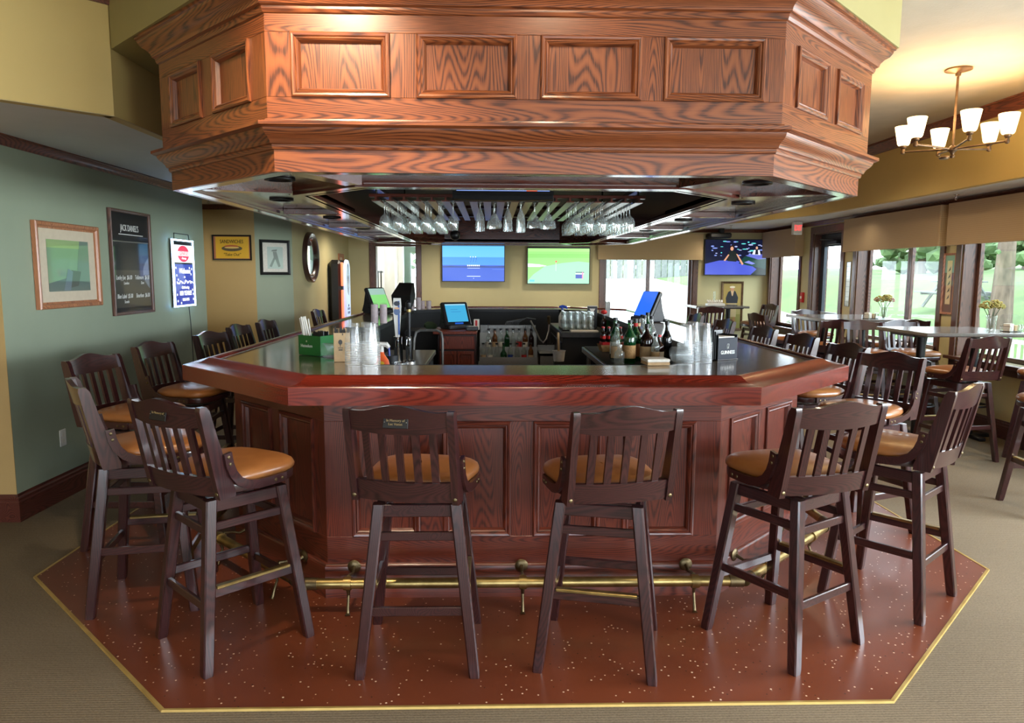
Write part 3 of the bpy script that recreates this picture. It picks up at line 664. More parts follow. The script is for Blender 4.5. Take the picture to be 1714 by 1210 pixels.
# --- top
top = thing('bar_countertop', 'dark laminate octagonal bar top with red-brown moulded wooden rail', 'bar top', (0, 0, 0))
rail_prof = [(0, .985), (0, 1.063), (-.003, 1.067), (-.02, 1.0685), (-.055, 1.071), (-.085, 1.078), (-.11, 1.092), (-.125, 1.1), (-.14, 1.102), (-.152, 1.098), (-.158, 1.088), (-.158, 1.06), (-.06, 1.02), (-.03, .985)]
for mid, rz, h in edges_of(bar_edge):
    MB().edge_sweep(h, rail_prof).build('bar_rail', 'rail', top, (mid.x, mid.y, 0), rz, ang=24)
    w0, w1 = .158, .635
    mb = MB().grid([[(-(h-w0*T22), w0, 1.085), (h-w0*T22, w0, 1.085)], [(-(h-w1*T22), w1, 1.085), (h-w1*T22, w1, 1.085)]])
    mb.grid([[(-(h-.06*T22), .06, 1.045), (h-.06*T22, .06, 1.045)], [(-(h-w1*T22), w1, 1.045), (h-w1*T22, w1, 1.045)]])
    mb.build('counter_surface', 'laminate', top, (mid.x, mid.y, 0), rz, smooth=False)
    MB().edge_sweep(h, [(-w1, 1.045), (-w1, 1.086), (-w1-.012, 1.086), (-w1-.012, 1.045)]).build('inner_edge', 'blackm', top, (mid.x, mid.y, 0), rz)
# --- base
base = thing('bar_counter', 'panelled red oak bar front under the bar top', 'bar', (0, 0, 0))
die = octo(BX0, BX1, BY0, BY1, BC, -.237)
def framed_panels(parent, h, panels, z0, z1, pz0, pz1, mh, mv, thick=.02, rec=.016, name='panel'):
    """stiles, rails and recessed moulded panels on one face; local x along, face at y=0"""
    xs = [-h] + [v for p in panels for v in p] + [h]
    B(-h, h, 0, thick, pz1, z1, bev=.0015).build('rail', mh, parent); B(-h, h, 0, thick, z0, pz0, bev=.0015).build('rail', mh, parent)
    for k in range(0, len(xs), 2):
        B(xs[k], xs[k+1], 0, thick, pz0, pz1, bev=.0015).build('stile', mv, parent)
    for (a, b) in panels:
        B(a, b, rec, rec+.01, pz0, pz1).build(name, mv, parent)
        mp = [(0, -.010), (.006, -.014), (.014, -.012), (.019, -.006), (.024, -.008), (.031, -.002), (.036, .010), (.038, rec), (0, rec)]
        cor = lambda u: [(a+u, pz0+u), (b-u, pz0+u), (b-u, pz1-u), (a+u, pz1-u)]
        for k in range(4):
            rows = [[(cor(u)[k][0], y, cor(u)[k][1]) for u, y in mp], [(cor(u)[(k+1) % 4][0], y, cor(u)[(k+1) % 4][1]) for u, y in mp]]
            MB().grid(rows, closed_v=True).build('panel_moulding', mh if k % 2 == 0 else mv, parent, ang=25)
for i, (mid, rz, h) in enumerate(edges_of(die)):
    f = part('face', (mid.x, mid.y, 0), rz, base)
    if i == 0:
        c = mid.x
        framed_panels(f, h, [(-.664-c, -.339-c), (-.231-c, .095-c), (.201-c, .524-c), (.632-c, .980-c)], .172, 1.046, .303, .867, 'red_h', 'red_v')
    elif i in (1, 7):
        framed_panels(f, h, [(-.36, -.045), (.045, .36)], .172, 1.046, .303, .867, 'red_h', 'red_v')
    else:
        n = 6 if i in (2, 6) else 2; st = .1; wv = (2*h-st*(n+1))/n
        framed_panels(f, h, [(-h+st+k*(wv+st), -h+st+k*(wv+st)+wv) for k in range(n)], .172, 1.046, .303, .867, 'red_h', 'red_v')
    B(-h+.01, h-.01, .02, .12, .0, 1.04).build('carcass', 'blackflat', f)
    MB().edge_sweep(h, [(0, 0), (.022, 0), (.022, .158), (.016, .168), (.004, .174), (0, .174)]).build('kickboard', 'red_h', f)
    B(-h+.33*T22, h-.33*T22, .31, .33, 0, 1.045).build('back_panel', 'blackflat', f)
# --- foot rail
fr = thing('foot_rail', 'brass foot rail on cast brackets around the bar base', 'foot rail', (0, 0, 0))
rp = octo(BX0, BX1, BY0, BY1, BC, -.237+.185)
ed = edges_of(rp)
for i in (6, 7, 0, 1, 2):
    mid, rz, h = ed[i]
    p = MB().tube([(-h+.02, 0, .15), (h-.02, 0, .15)], .0245, 14).build('rail_pipe', 'brass', fr, (mid.x, mid.y, 0), rz)
    for s in (-1, 1): MB().tube([(s*(h-.07), 0, .15), (s*(h-.005), 0, .15)], .0285, 14).build('elbow_collar', 'brassd', p)
def bracket(i, along):
    mid, rz, h = ed[i]
    b = part('bracket', (mid.x+along*math.cos(rz), mid.y+along*math.sin(rz), 0), rz, fr)
    MB().lathe([(0, 0), (.03, 0), (.032, .004), (.026, .009), (.012, .013), (0, .013)], 14, mtx=Matrix.Translation((0, .163, .165)) @ Matrix.Rotation(R(90), 4, 'X')).build('rosette', 'brassd', b)
    MB().tube([(0, .155, .165), (0, .11, .15), (0, .06, .168), (0, .02, .172)], [.01, .007, .007, .01], 8).build('arm', 'brassd', b)
    MB().tube([(-.017, 0, .15), (.017, 0, .15)], .031, 14).build('clamp', 'brass', b)
    MB().tube([(0, 0, .125), (0, .012, .09), (0, -.004, .05), (0, -.014, .014), (0, -.022, .006)], [.011, .007, .006, .008, .013], 8).build('foot', 'brassd', b)
c0 = ed[0][0].x
for x in (-.655, .147, .945): bracket(0, x-c0)
for i in (1, 7):
    for a in (-.3, .28): bracket(i, a)
for i in (2, 6):
    for a in (-2.2, -.9, .4, 1.7): bracket(i, a)

# ------------------------------------------------------------------ canopy over the bar
can = thing('bar_canopy', 'large panelled oak canopy with crown mouldings hanging over the bar', 'canopy', (0, 0, 0))
CX0, CX1, CY0, CY1, CC = -1.650, 1.945, 3.127, 10.75, .743
fas = octo(CX0, CX1, CY0, CY1, CC)
upp = octo(CX0, CX1, CY0, CY1, CC, .032)
low_crown = [(0, 2.07), (.008, 2.072), (.012, 2.08), (.012, 2.09), (.022, 2.094), (.026, 2.104), (.036, 2.116), (.05, 2.126), (.06, 2.14), (.062, 2.15), (.074, 2.152), (.086, 2.158), (.086, 2.172), (.05, 2.174), (.046, 2.186), (.032, 2.19), (0, 2.19)]
up_crown = [(.032, 2.60), (.04, 2.604), (.046, 2.616), (.046, 2.626), (.06, 2.632), (.066, 2.648), (.082, 2.664), (.104, 2.676), (.118, 2.694), (.12, 2.704), (.13, 2.708), (.13, 2.722), (.0, 2.722), (0, 2.6)]
RW = .63
for i, (mid, rz, h) in enumerate(edges_of(fas)):
    def put(mb_, nm, mat, **k): return mb_.build(nm, mat, can, (mid.x, mid.y, 0), rz, **k)
    _m = MB().edge_sweep(h, [(0, 1.98), (0, 2.086), (-.02, 2.086), (-.02, 1.98)]); put(_m, 'fascia_board', 'oak_h')
    put(MB().edge_sweep(h, low_crown), 'lower_crown', 'oak_h', ang=25)
    put(MB().edge_sweep(h, up_crown), 'upper_crown', 'oak_h', ang=25)
    u = part('frieze', (mid.x+.032*math.sin(rz), mid.y-.032*math.cos(rz), 0), rz, can); hu = h+.032*T22
    if i == 0:
        c = mid.x
        framed_panels(u, hu, [(-.818-c, -.417-c), (-.307-c, .104-c), (.201-c, .618-c), (.713-c, 1.134-c)], 2.185, 2.64, 2.276, 2.53, 'oak_h', 'oak_v')
    elif i in (1, 7):
        framed_panels(u, hu, [(-.41, -.06), (.06, .41)], 2.185, 2.64, 2.276, 2.53, 'oak_h', 'oak_v')
    else:
        B(-hu, hu, 0, .02, 2.185, 2.64).build('plain_board', 'oak_h', u)
    # soffit: coffered ring
    q = part('soffit', (mid.x, mid.y, 0), rz, can)
    def strip(name, o0, o1, z, z1=2.03, mat='soffit_wood', par=None):
        MB().edge_sweep(h, [(-o0, z), (-o0, z1), (-o1, z1), (-o1, z)]).build(name, mat, par or q)
    strip('soffit_panel', .02, RW, 2.028, 2.04)
    strip('border_board', .02, .085, 1.981, 2.028); strip('border_bead', .085, .105, 1.993, 2.028); strip('border_cove', .105, .13, 2.008, 2.028)
    strip('inner_border', RW-.075, RW, 1.985, 2.028); strip('inner_bead', RW-.1, RW-.075, 2.003, 2.028)
    strip('inner_board', RW-.018, RW, 1.985, 2.335)
    strip('inner_lip', RW, RW+.02, 1.985, 2.005); strip('inner_cap', RW, RW+.03, 2.30, 2.335)
    xa = h-.1*T22
    if i in (2, 3, 6): ncell = 4 if i != 3 else 1
    else: ncell = 1
    if i in (2, 6): ncell = 4
    pitch = 2*(h-.3*T22)/ncell
    for k in range(1, ncell):
        x = -(h-.3*T22)+k*pitch
        B(x-.045, x+.045, .13, RW-.1, 1.988, 2.028, bev=.003).build('cross_board', 'soffit_wood', q)
    for sgn in (-1, 1):   # mitre boards on the octagon corners
        mb = MB(); a0, a1 = .13, RW-.1
        pts = [(sgn*(h-a0*T22), a0), (sgn*(h-a0*T22-.05), a0), (sgn*(h-a1*T22-.05), a1), (sgn*(h-a1*T22), a1)]
        mb.prism(pts if sgn > 0 else pts[::-1], 1.99, 2.028).build('mitre_board', 'soffit_wood', q)
    for k in range(ncell):
        x = -(h-.3*T22)+(k+.5)*pitch
        d = MB().lathe([(.062, 2.03), (.075, 2.026), (.075, 2.018), (.06, 2.016), (.052, 2.024), (.05, 2.029)], 20, at=(x, RW*.5, 0)).build('downlight_ring', 'black', q)
        MB().lathe([(.0, 2.0275), (.052, 2.0272)], 16, at=(x, RW*.5, 0)).build('downlight_lens', 'blackm', q)
inn = octo(CX0, CX1, CY0, CY1, CC, -RW-.0)
MB().prism(inn, 2.335, 2.35).build('well_ceiling', 'blackflat', can)

# glass rack in the canopy well
gr = thing('glass_rack', 'slatted overhead rack holding stemmed glasses inside the canopy', 'glass rack', (0, 0, 0))
GX0, GN, GP, GY0, GY1 = -.785, 20, .0945, 5.02, 6.75
railm = MB().box(-.026, .026, 0, GY1-GY0, 0, .008).box(-.006, .006, 0, GY1-GY0, .008, .03).build('rack_slat', 'red_v', gr, (GX0, GY0, 2.048))
for k in range(1, GN):
    c = railm.copy(); col.objects.link(c); c.parent = gr; c.location = (GX0+k*GP, GY0, 2.048)
for y in (GY0+.04, (GY0+GY1)/2, GY1-.04): B(GX0-.05, GX0+(GN-1)*GP+.05, y-.02, y+.02, 2.078, 2.10, bev=.003).build('cross_bar', 'red_h', gr)
for x in (GX0, GX0+(GN-1)*GP):
    for y in (GY0+.04, GY1-.04): MB().tube([(x, y, 2.1), (x, y, 2.336)], .008, 6).build('hanger_rod', 'blackm', gr)
def gl(prof): return MB().lathe(prof, 14)
wine = [(.0, .003), (.034, .0), (.035, -.003), (.01, -.008), (.0042, -.016), (.004, -.082), (.008, -.092), (.026, -.108), (.036, -.13), (.038, -.155), (.034, -.185), (.031, -.2)]
marg = [(.0, .003), (.034, .0), (.035, -.003), (.01, -.008), (.0045, -.016), (.0045, -.075), (.012, -.085), (.024, -.10), (.026, -.115), (.046, -.135), (.052, -.16), (.053, -.178)]
flute = [(.0, .003), (.031, .0), (.032, -.003), (.009, -.008), (.004, -.016), (.006, -.05), (.014, -.068), (.026, -.1), (.031, -.15), (.033, -.19), (.033, -.205)]
gk = []
for nm, pr in (('wine_glass', wine), ('margarita_glass', marg), ('pilsner_glass', flute)):
    gk.append((nm, pr))
made = {}
lab = {'wine_glass': 'clear stemmed wine glass hanging upside down in the overhead rack',
       'margarita_glass': 'wide-bowled margarita glass hanging upside down in the overhead rack',
       'pilsner_glass': 'tall footed beer glass hanging upside down in the overhead rack'}
rg = random.Random(11)
for k in range(GN-1):
    x = GX0+(k+.5)*GP
    if k == 6 or k == 13: continue
    depth = 5 if k < 5 else (1 if 5 <= k < 13 and k % 2 else 2) if k < 13 else 6
    kind = gk[0] if k < 5 else (gk[2] if k in (7, 9, 10) else gk[1] if k in (11, 12, 8) else gk[0])
    for d in range(depth):
        nm, pr = kind
        if nm not in made:
            o = gl(pr).build(nm, 'glass'); made[nm] = o
        else:
            o = made[nm].copy(); col.objects.link(o)
        o.location = (x+rg.uniform(-.004, .004), GY0+.09+d*.114+rg.uniform(-.01, .01), 2.059); o.rotation_euler = (0, 0, rg.random()*6)
        tag(o, lab[nm], 'glass', nm.replace('_', ' ')+'es in the canopy rack')
# small television hung in the well
def tv(name, label, w, h, loc, rz, polys, tilt=0, bez=.012, mount=True):
    t = thing(name, label, 'television', loc, rz); t.rotation_euler = (tilt, 0, rz)
    B(-w/2-bez, w/2+bez, 0, .045, -bez, h+bez, bev=.006).build('housing', 'black', t)
    picture('screen', [(c, [(x-w/2, z) for x, z in p]) for c, p in polys], 'screen', t, (0, -.0012, 0))
    for nm, b in (('bezel', (-w/2-bez, w/2+bez, -.004, 0, -bez, 0)), ('bezel', (-w/2-bez, w/2+bez, -.004, 0, h, h+bez)), ('bezel', (-w/2-bez, -w/2, -.004, 0, 0, h)), ('bezel', (w/2, w/2+bez, -.004, 0, 0, h))):
        B(*b).build(nm, 'black', t)
    if mount: B(-.15, .15, .045, .09, h*.35, h*.65).build('wall_bracket', 'blackm', t)
    return t
ctv = tv('well_television', 'small black television hung inside the canopy well', .60, .20, (.075, 4.75, 2.09), 0,
   [((60, 100, 190), rect(0, .6, 0, .2)), ((120, 150, 220), rect(0, .6, 0, .06)), ((220, 90, 70), rect(.45, .52, 0, .02))], tilt=R(-4), bez=.025, mount=False)
B(-.325, .325, -.006, .03, -.062, -.022, bev=.004).build('lower_bezel', 'black', ctv)
MB().tube([(-.32, -.008, -.056), (-.1, -.012, -.062), (.1, -.012, -.062), (.32, -.008, -.056)], .004, 6).build('trim_strip', 'brassd', ctv)
MB().tube([(0, .06, .2), (0, .06, .243)], .02, 8).build('ceiling_stem', 'blackm', ctv)
sp = thing('ceiling_camera', 'small black dome camera on the far inner canopy board', 'camera', (-.47, 9.5, 2.06))
MB().sph((0, 0, 0), .07, 2).build('ball', 'black', sp); B(-.02, .02, .04, .62, -.015, .015).build('mount_arm', 'blackm', sp)

# ------------------------------------------------------------------ bar stools
def make_stool():
    t = thing('bar_stool', 'x', 'bar stool', (0, 0, 0))
    # base: four splayed legs, apron, stretchers (front one brass capped)
    a, b, zt = .148, .222, .672
    def legat(z): return b + (a-b)*z/zt
    for sx in (-1, 1):
        for sy in (-1, 1):
            rows = []
            for z, w in ((0, .019), (.02, .021), (.35, .0225), (zt, .0225)):
                cx, cy = sx*legat(z), sy*legat(z)
                k = .005
                rows.append([(cx+px*w - (k if False else 0)*px, cy+py*w, z) for px, py in ((-1, -.75), (-.75, -1), (.75, -1), (1, -.75), (1, .75), (.75, 1), (-.75, 1), (-1, .75))])
            MB().grid(rows, closed_v=True, cap=True).build('leg', 'stool', t)
    def cross(z, sy, along, h=.034, d=.018, nm='stretcher', mat='stool_h'):
        q = legat(z); L = q
        if along == 'x': return B(-L, L, sy*q-d/2, sy*q+d/2, z-h/2, z+h/2, bev=.003).build(nm, mat, t)
        return B(sy*q-d/2, sy*q+d/2, -L, L, z-h/2, z+h/2, bev=.003).build(nm, mat, t)
    for s in (-1, 1):
        cross(.565, s, 'x'); cross(.545, s, 'y')
        cross(.645, s, 'x', .05, .02, 'apron'); cross(.645, s, 'y', .05, .02, 'apron')
        cross(.255, s, 'y', .036)
    cross(.295, -1, 'x', .036)
    q = legat(.31); st = cross(.31, 1, 'x', .04, .022)
    B(-q+.03, q-.03, q-.014, q+.014, .322, .335, bev=.003).build('brass_cap', 'brass', st)
    return t
def make_seat():
    """swivelling upper half: seat pan, cushion, slatted back, curved side straps"""
    t = base0
    MB().lathe([(0, .672), (.11, .672), (.11, .69), (0, .69)], 20).build('swivel_plate', 'blackm', t)
    def outline(k, grow=0):
        a = 2*math.pi*k/40; c, s_ = math.cos(a), math.sin(a)
        e = 3.2; rr = (abs(c)**e + abs(s_)**e)**(-1/e)
        hw = .205+.022*(s_*rr)  # wider at the front (+y)
        return (rr*c*(hw+grow), rr*s_*(.205+grow)+.02)
    def seat(levels, nm, mat):
        rows = [[(outline(k, g)[0], outline(k, g)[1], z) for k in range(40)] for g, z in levels]
        return MB().grid(rows, closed_v=True, cap=True).build(nm, mat, t, ang=60)
    seat([(-.03, .69), (0, .695), (.002, .72), (0, .728)], 'seat_pan', 'stool_h')
    seat([(-.004, .728), (.006, .738), (.008, .75), (.002, .765), (-.015, .776), (-.05, .785), (-.1, .791), (-.15, .793), (-.19, .794)], 'cushion', 'vinyl')
    # back: leaning and bowed
    def yb(x, z): return -.195 - .22*(z-.70) - .030*(1-(x/.2)**2)
    def slab(xs, zb, zt_, th, nm, mat):
        rows = []
        for x in xs:
            z0, z1 = zb(x), zt_(x); n = 3
            ring = [(x, yb(x, z0+(z1-z0)*k/n)-th/2, z0+(z1-z0)*k/n) for k in range(n+1)] + [(x, yb(x, z0+(z1-z0)*k/n)+th/2, z0+(z1-z0)*k/n) for k in range(n, -1, -1)]
            rows.append(ring)
        return MB().grid(rows, closed_v=True, cap=True).build(nm, mat, t)
    xs = [-.19+.38*k/16 for k in range(17)]
    bump = lambda x: 1.058 + .026*(.5+.5*math.cos(min(1, abs(x)/.15)*math.pi))
    slab(xs, lambda x: .972+.012*(x/.19)**2, bump, .022, 'crest_rail', 'stool_h')
    slab(xs, lambda x: .702, lambda x: .782, .022, 'lower_rail', 'stool_h')
    for k in range(5):
        x = -.128+k*.064
        slab([x-.0135, x+.0135], lambda x: .775, lambda x: .985, .013, 'slat', 'stool')
    for s in (-1, 1):
        rows = []
        for z, d0, d1 in ((.694, -.022, .05), (.72, -.024, .055), (.80, -.024, .042), (.95, -.022, .03), (1.045, -.02, .024), (1.062, -.014, .014)):
            y = yb(.2, z); rows.append([(s*.184, y+d0, z), (s*.210, y+d0, z), (s*.210, y+d1, z), (s*.184, y+d1, z)])
        MB().grid(rows, closed_v=True, cap=True).build('back_post', 'stool', t)
        # strap
        path = [(.11, .714), (.03, .714), (-.04, .717), (-.09, .728), (-.13, .75), (-.158, .785), (-.174, .825), (-.182, .872)]
        rows = []
        for i, (y, z) in enumerate(path):
            p0 = path[max(0, i-1)]; p1 = path[min(len(path)-1, i+1)]; dy, dz = p1[0]-p0[0], p1[1]-p0[1]; L = math.hypot(dy, dz); ny, nz = -dz/L, dy/L
            w = .018
            rows.append([(s*.208, y-ny*w, z-nz*w), (s*.222, y-ny*w, z-nz*w), (s*.222, y+ny*w, z+nz*w), (s*.208, y+ny*w, z+nz*w)])
        sp_ = MB().grid(rows, closed_v=True, cap=True).build('side_strap', 'stool_h', t)
        for (y, z) in ((.085, .712), (.05, .712), (-.174, .828), (-.180, .856)):
            MB().lathe([(0, .004), (.006, .003), (.0075, 0)], 8, mtx=Matrix.Translation((s*.222, y, z)) @ Matrix.Rotation(R(90)*s, 4, 'Y')).build('bolt', 'brassd', sp_)
        MB().lathe([(0, .005), (.007, .003), (.009, 0)], 10, mtx=Matrix.Translation((s*.197, yb(.2, .715)-.024, .718)) @ Matrix.Rotation(R(90), 4, 'X')).build('bolt', 'brassd', t)
    return t
base0 = make_stool(); _fixed = set(o.name for o in base0.children); make_seat()
for o in base0.children:
    if o.name not in _fixed: o['turns'] = 1
used = [False]
def stool(x, y, rbase, rseat, label, group):
    if not used[0]: o = base0; used[0] = True
    else: o = copy_tree(base0)
    o.location = (x, y, .005 if (-2.2 < x < 2.5 and y < 11) else 0); o.rotation_euler = (0, 0, R(rbase))
    for c in o.children:
        if 'turns' in c: c.rotation_euler = (0, 0, R(rseat-rbase))
    tag(o, label, 'bar stool', group); return o, R(rseat-rbase)
GB, GT = 'dark wood stools around the bar', 'dark wood stools at the high tables'
s3, st3 = stool(-.285, 2.872, -90, -11, 'dark stool with black memorial plaque facing the bar front', GB)
def plaque(st, a, l1, l2):
    yy = -.195-.22*.325-.03-.0125
    pl = B(-.047, .047, -.002, .001, -.022, .022, bev=.0015).build('plaque', 'ink_k', st)
    pl.location = (-yy*math.sin(a), yy*math.cos(a), 1.022); pl.rotation_euler = (R(-12), 0, a)
    for i, s in enumerate((l1, l2)): text(s, 'ink_g', .0125, pl, (0, -.0026, .006-.013*i))
    for sx in (-1, 1): MB().sph((sx*.041, -.003, 0), .0022, 1).build('screw', 'chrome', pl)
stool(.451, 2.852, 167, 10, 'dark stool without plaque, second from the right along the bar front', GB)
s2, st2 = stool(-1.10, 2.985, -135, -30, 'dark stool with memorial plaque angled at the left corner of the bar', GB)
stool(-1.63, 3.42, 10, -56, 'dark stool turned sideways, nearest the left wall in front', GB)
stool(1.262, 2.95, -58, 15, 'dark stool turned slightly left at the right end of the bar front', GB)
stool(1.95, 3.35, -49, 41, 'dark stool seen side-on standing over the mat corner on the right', GB)
for i, (x, y, r, lab_) in enumerate(((-2.06, 4.2, -102, 'first stool along the left side of the bar, beside the wall outlet'),
                                (-2.07, 5.0, -100, 'second stool along the left side of the bar, below the poster'),
                                (-2.03, 5.9, -104, 'third stool along the left side of the bar, below the lit sign'),
                                (-2.1, 6.8, -97, 'fourth stool along the left side of the bar, half hidden by the third'),
                                (-2.06, 7.5, -96, 'fifth stool along the left side of the bar, before the green wall panel'),
                                (-2.06, 9.75, -96, 'last stool along the left side of the bar, beside the jukebox'))):
    stool(x, y, r+12, r, lab_, GB)
for i, (x, y, r, lab_) in enumerate(((2.28, 4.3, 122, 'first stool along the right side of the bar, seat turned to the camera'),
                                (2.28, 5.02, 100, 'second stool along the right side of the bar'),
                                (2.31, 5.86, 100, 'third stool along the right side of the bar'),
                                (2.32, 6.72, 100, 'fourth stool along the right side of the bar'),
                                (2.31, 7.85, 99, 'fifth stool along the right side of the bar, behind the cup stacks'),
                                (2.31, 9.0, 96, 'last stool along the right side of the bar'))):
    stool(x, y, r-10, r, lab_, GB)

# ------------------------------------------------------------------ high tables on the right
def table(label, x0, x1, y0, y1, posts, h=1.05):
    t = thing('high_table', label, 'table', ((x0+x1)/2, (y0+y1)/2, 0), 0, 'high tables by the windows'); w, d = (x1-x0)/2, (y1-y0)/2
    B(-w, w, -d, d, h-.032, h, bev=.006).build('table_top', 'tabletop', t)
    B(-w+.002, w-.002, -d+.002, d-.002, h-.036, h-.026).build('top_edge', 'stool_h', t)
    for px in posts:
        qx = px-(x0+x1)/2
        MB().lathe([(.04, .03), (.04, h-.06)], 14, at=(qx, 0, 0)).build('column', 'blackm', t)
        B(qx-.2, qx+.2, -.2, .2, h-.055, h-.036).build('top_plate', 'blackm', t)
        mb = MB().box(qx-.22, qx+.22, -.035, .035, 0.0, .035, bev=.008).box(qx-.035, qx+.035, -.22, .22, 0.0, .035, bev=.008); mb.build('base_cross', 'blackm', t)
        MB().tube([(qx+.15*math.cos(k*math.pi/10), .15*math.sin(k*math.pi/10), .32) for k in range(20)], .01, 6, closed=True).build('foot_ring', 'blackm', t)
        MB().tube([(qx-.15, 0, .32), (qx+.15, 0, .32)], .008, 6).build('ring_spoke', 'blackm', t)
table('high table with flowers nearest the camera by the side windows', 3.93, 4.94, 6.4, 7.28, (4.15, 4.68))
table('middle high table below the two-pane side window', 3.95, 4.94, 8.45, 9.6, (4.2, 4.7))
table('far high table in front of the small portrait painting', 3.42, 4.32, 12.0, 12.75, (3.7, 4.08))
for x, y, r, lab_ in ((4.02, 6.05, 12, 'stool with its back to the camera at the nearest high table'),
                 (4.78, 5.98, 40, 'stool at the right end of the nearest high table, cut by the picture edge'),
                 (3.78, 4.6, 95, 'stool standing alone at the right edge, half out of the picture'),
                 (4.5, 7.55, 182, 'stool on the window side behind the nearest high table'),
                 (4.0, 7.55, 168, 'stool with light falling on its slats between two high tables'),
                 (4.72, 8.28, 4, 'dark-backed stool between the two high tables near the window'),
                 (3.88, 8.27, 2, 'stool with its back to the camera at the middle high table'),
                 (3.72, 9.35, -80, 'sunlit stool at the left end of the middle high table'),
                 (4.55, 10.05, 184, 'stool on the far side of the middle high table by the exit door'),
                 (3.45, 11.55, 0, 'stool with its back to the camera at the far high table'),
                 (4.55, 12.3, 105, 'pale lit stool beside the portrait painting in the far corner')):
    stool(x, y, r*.9, r, lab_, GT)
plaque(s3, st3, 'In Memory of', 'Luc Vattet')
plaque(s2, st2, 'In Memory of', ' ')

# ------------------------------------------------------------------ things on the walls
def frame4(parent, w, h, bw, d, mat, nm='frame', y0=0):
    """four mitred frame rails in the local xz plane, front toward -y"""
    for k in range(4):
        L = w/2 if k % 2 == 0 else h/2; O = h/2 if k % 2 == 0 else w/2
        prof = [(0, 0), (0, -d*.8), (bw*.15, -d), (bw*.55, -d*.9), (bw*.75, -d*.55), (bw, -d*.5), (bw, 0)]
        mb = MB(); mt = Matrix.Rotation(R(90)*k, 4, 'Y')
        rows = [[(-(L-u), y+y0, O-u) for u, y in prof], [(L-u, y+y0, O-u) for u, y in prof]]
        mb.grid(rows, closed_v=True, mtx=mt); mb.build(nm, mat, parent)
def hung(name, label, cat, loc, rz, group=None): return thing(name, label, cat, loc, rz, group)
M['fruit'] = wood('light_frame_wood', (186, 124, 84), (168, 108, 72), (132, 80, 54), axis='Z', rough=.4)
M['matboard'] = pm('cream_mat_board', (212, 196, 172), (206, 190, 166), 30, .8)
L90 = R(90)      # faces +x (things on the left wall): local -y -> +x
# wood-framed picture
f = hung('picture_frame', 'light wood framed picture behind glass on the green wall', 'picture frame', (XL+.004, 5.19, 1.603), L90)
frame4(f, .76, .58, .045, .035, 'fruit'); B(-.34, .34, -.012, 0, -.25, .25).build('mat_board', 'matboard', f)
polys = [((128, 160, 128), rect(-.25, .25, -.175, .175)), ((150, 176, 118), rect(-.25, .25, .12, .175)), ((96, 116, 112), [(-.25, -.175), (.25, -.175), (.25, -.1), (.05, -.07), (-.25, -.12)]),
         ((112, 132, 120), [(.08, -.1), (.25, -.12), (.25, .175), (.14, .175)]), ((84, 92, 86), [(-.05, -.16), (.1, -.14), (.14, -.04), (.02, -.03)]), ((110, 128, 138), [(-.08, -.17), (.0, -.17), (.04, -.04), (-.02, -.02)])]
picture('print', polys, 'printg', f, (0, -.014, 0))
# whisky price board
f = hung('price_board', 'tall black framed whiskey price board hanging on the green wall', 'sign', (XL+.004, 6.09, 1.638), L90)
frame4(f, .66, .84, .024, .03, 'casing')
picture('board', [((14, 15, 22), rect(-.31, .31, -.40, .40)), ((66, 62, 54), rect(-.29, .30, -.36, -.06)), ((120, 118, 104), rect(-.30, .30, .165, .171))], 'printg', f, (0, -.012, 0))
text("JACK DANIEL'S", 'ink_w', .072, f, (-.02, -.016, .275), name='lettering', sx=.62)
B(-.2, .2, -.0165, -.0155, .222, .228).build('lettering_line', 'ink_w', f)
text('Lucky Joe  $6.00', 'ink_w', .05, f, (-.15, -.016, -.12), shear=.2, sx=.75); text('London', 'ink_w', .034, f, (-.12, -.016, -.165), shear=.2, sx=.8)
text('Tullamore  $6.00', 'ink_w', .05, f, (.15, -.016, -.12), shear=.2, sx=.72); text('Dew', 'ink_w', .034, f, (.15, -.016, -.165), shear=.2, sx=.8)
text('Blue Label  $5.00', 'ink_w', .05, f, (-.15, -.016, -.27), shear=.2, sx=.72); text('Scotch', 'ink_w', .034, f, (-.13, -.016, -.315), shear=.2, sx=.8)
text('Bourbon  $6.00', 'ink_w', .05, f, (.15, -.016, -.27), shear=.2, sx=.75)
# LED marker board
f = hung('led_sign', 'glowing white-edged brewery sign with blue marker board hanging on the green wall', 'sign', (XL+.02, 7.05, 1.555), L90)
W2, H2 = .235, .315
B(-W2, W2, -.014, 0, -H2, H2, bev=.004).build('backing', 'blackm', f)
for b in ((-W2, W2, -.02, -.004, H2-.014, H2), (-W2, W2, -.02, -.004, -H2, -H2+.014), (-W2, -W2+.018, -.02, -.004, -H2, H2), (W2-.018, W2, -.02, -.004, -H2, H2)):
    B(*b).build('led_edge', 'led', f)
picture('sign_face', [((40, 58, 150), rect(-.215, .215, -.30, .085)), ((235, 238, 246), rect(-.20, .20, .10, .265)), ((206, 40, 62), disc(.0, .183, .13, .077, 32)), ((245, 245, 248), rect(-.135, .135, .162, .206)),
     ] + [((226, 232, 240), disc(x, z, .014, .012, 8)) for x, z in ((-.18, .05), (-.17, -.02), (-.14, -.06), (.12, .05), (.17, .04), (.15, -.01), (.02, -.07), (-.18, -.2), (-.17, -.26), (.17, -.16), (.18, -.2), (.18, -.25), (-.1, -.28))], 'screen', f, (0, -.0155, 0))
text('GENESEE', 'exit_r', .05, f, (0, -.0215, .184), sx=1.05); text('Brewery', 'neon_w', .026, f, (0, -.0215, .14), shear=.2)
text('Welcome', 'neon_w', .07, f, (0, -.0215, .02), shear=.2, sx=.9); text('to', 'neon_w', .03, f, (-.01, -.0215, -.035), shear=.2)
scribble(f, 'neon_w', -.18, -.085, .36, .035, y=-.021, seed=4, r=.003)
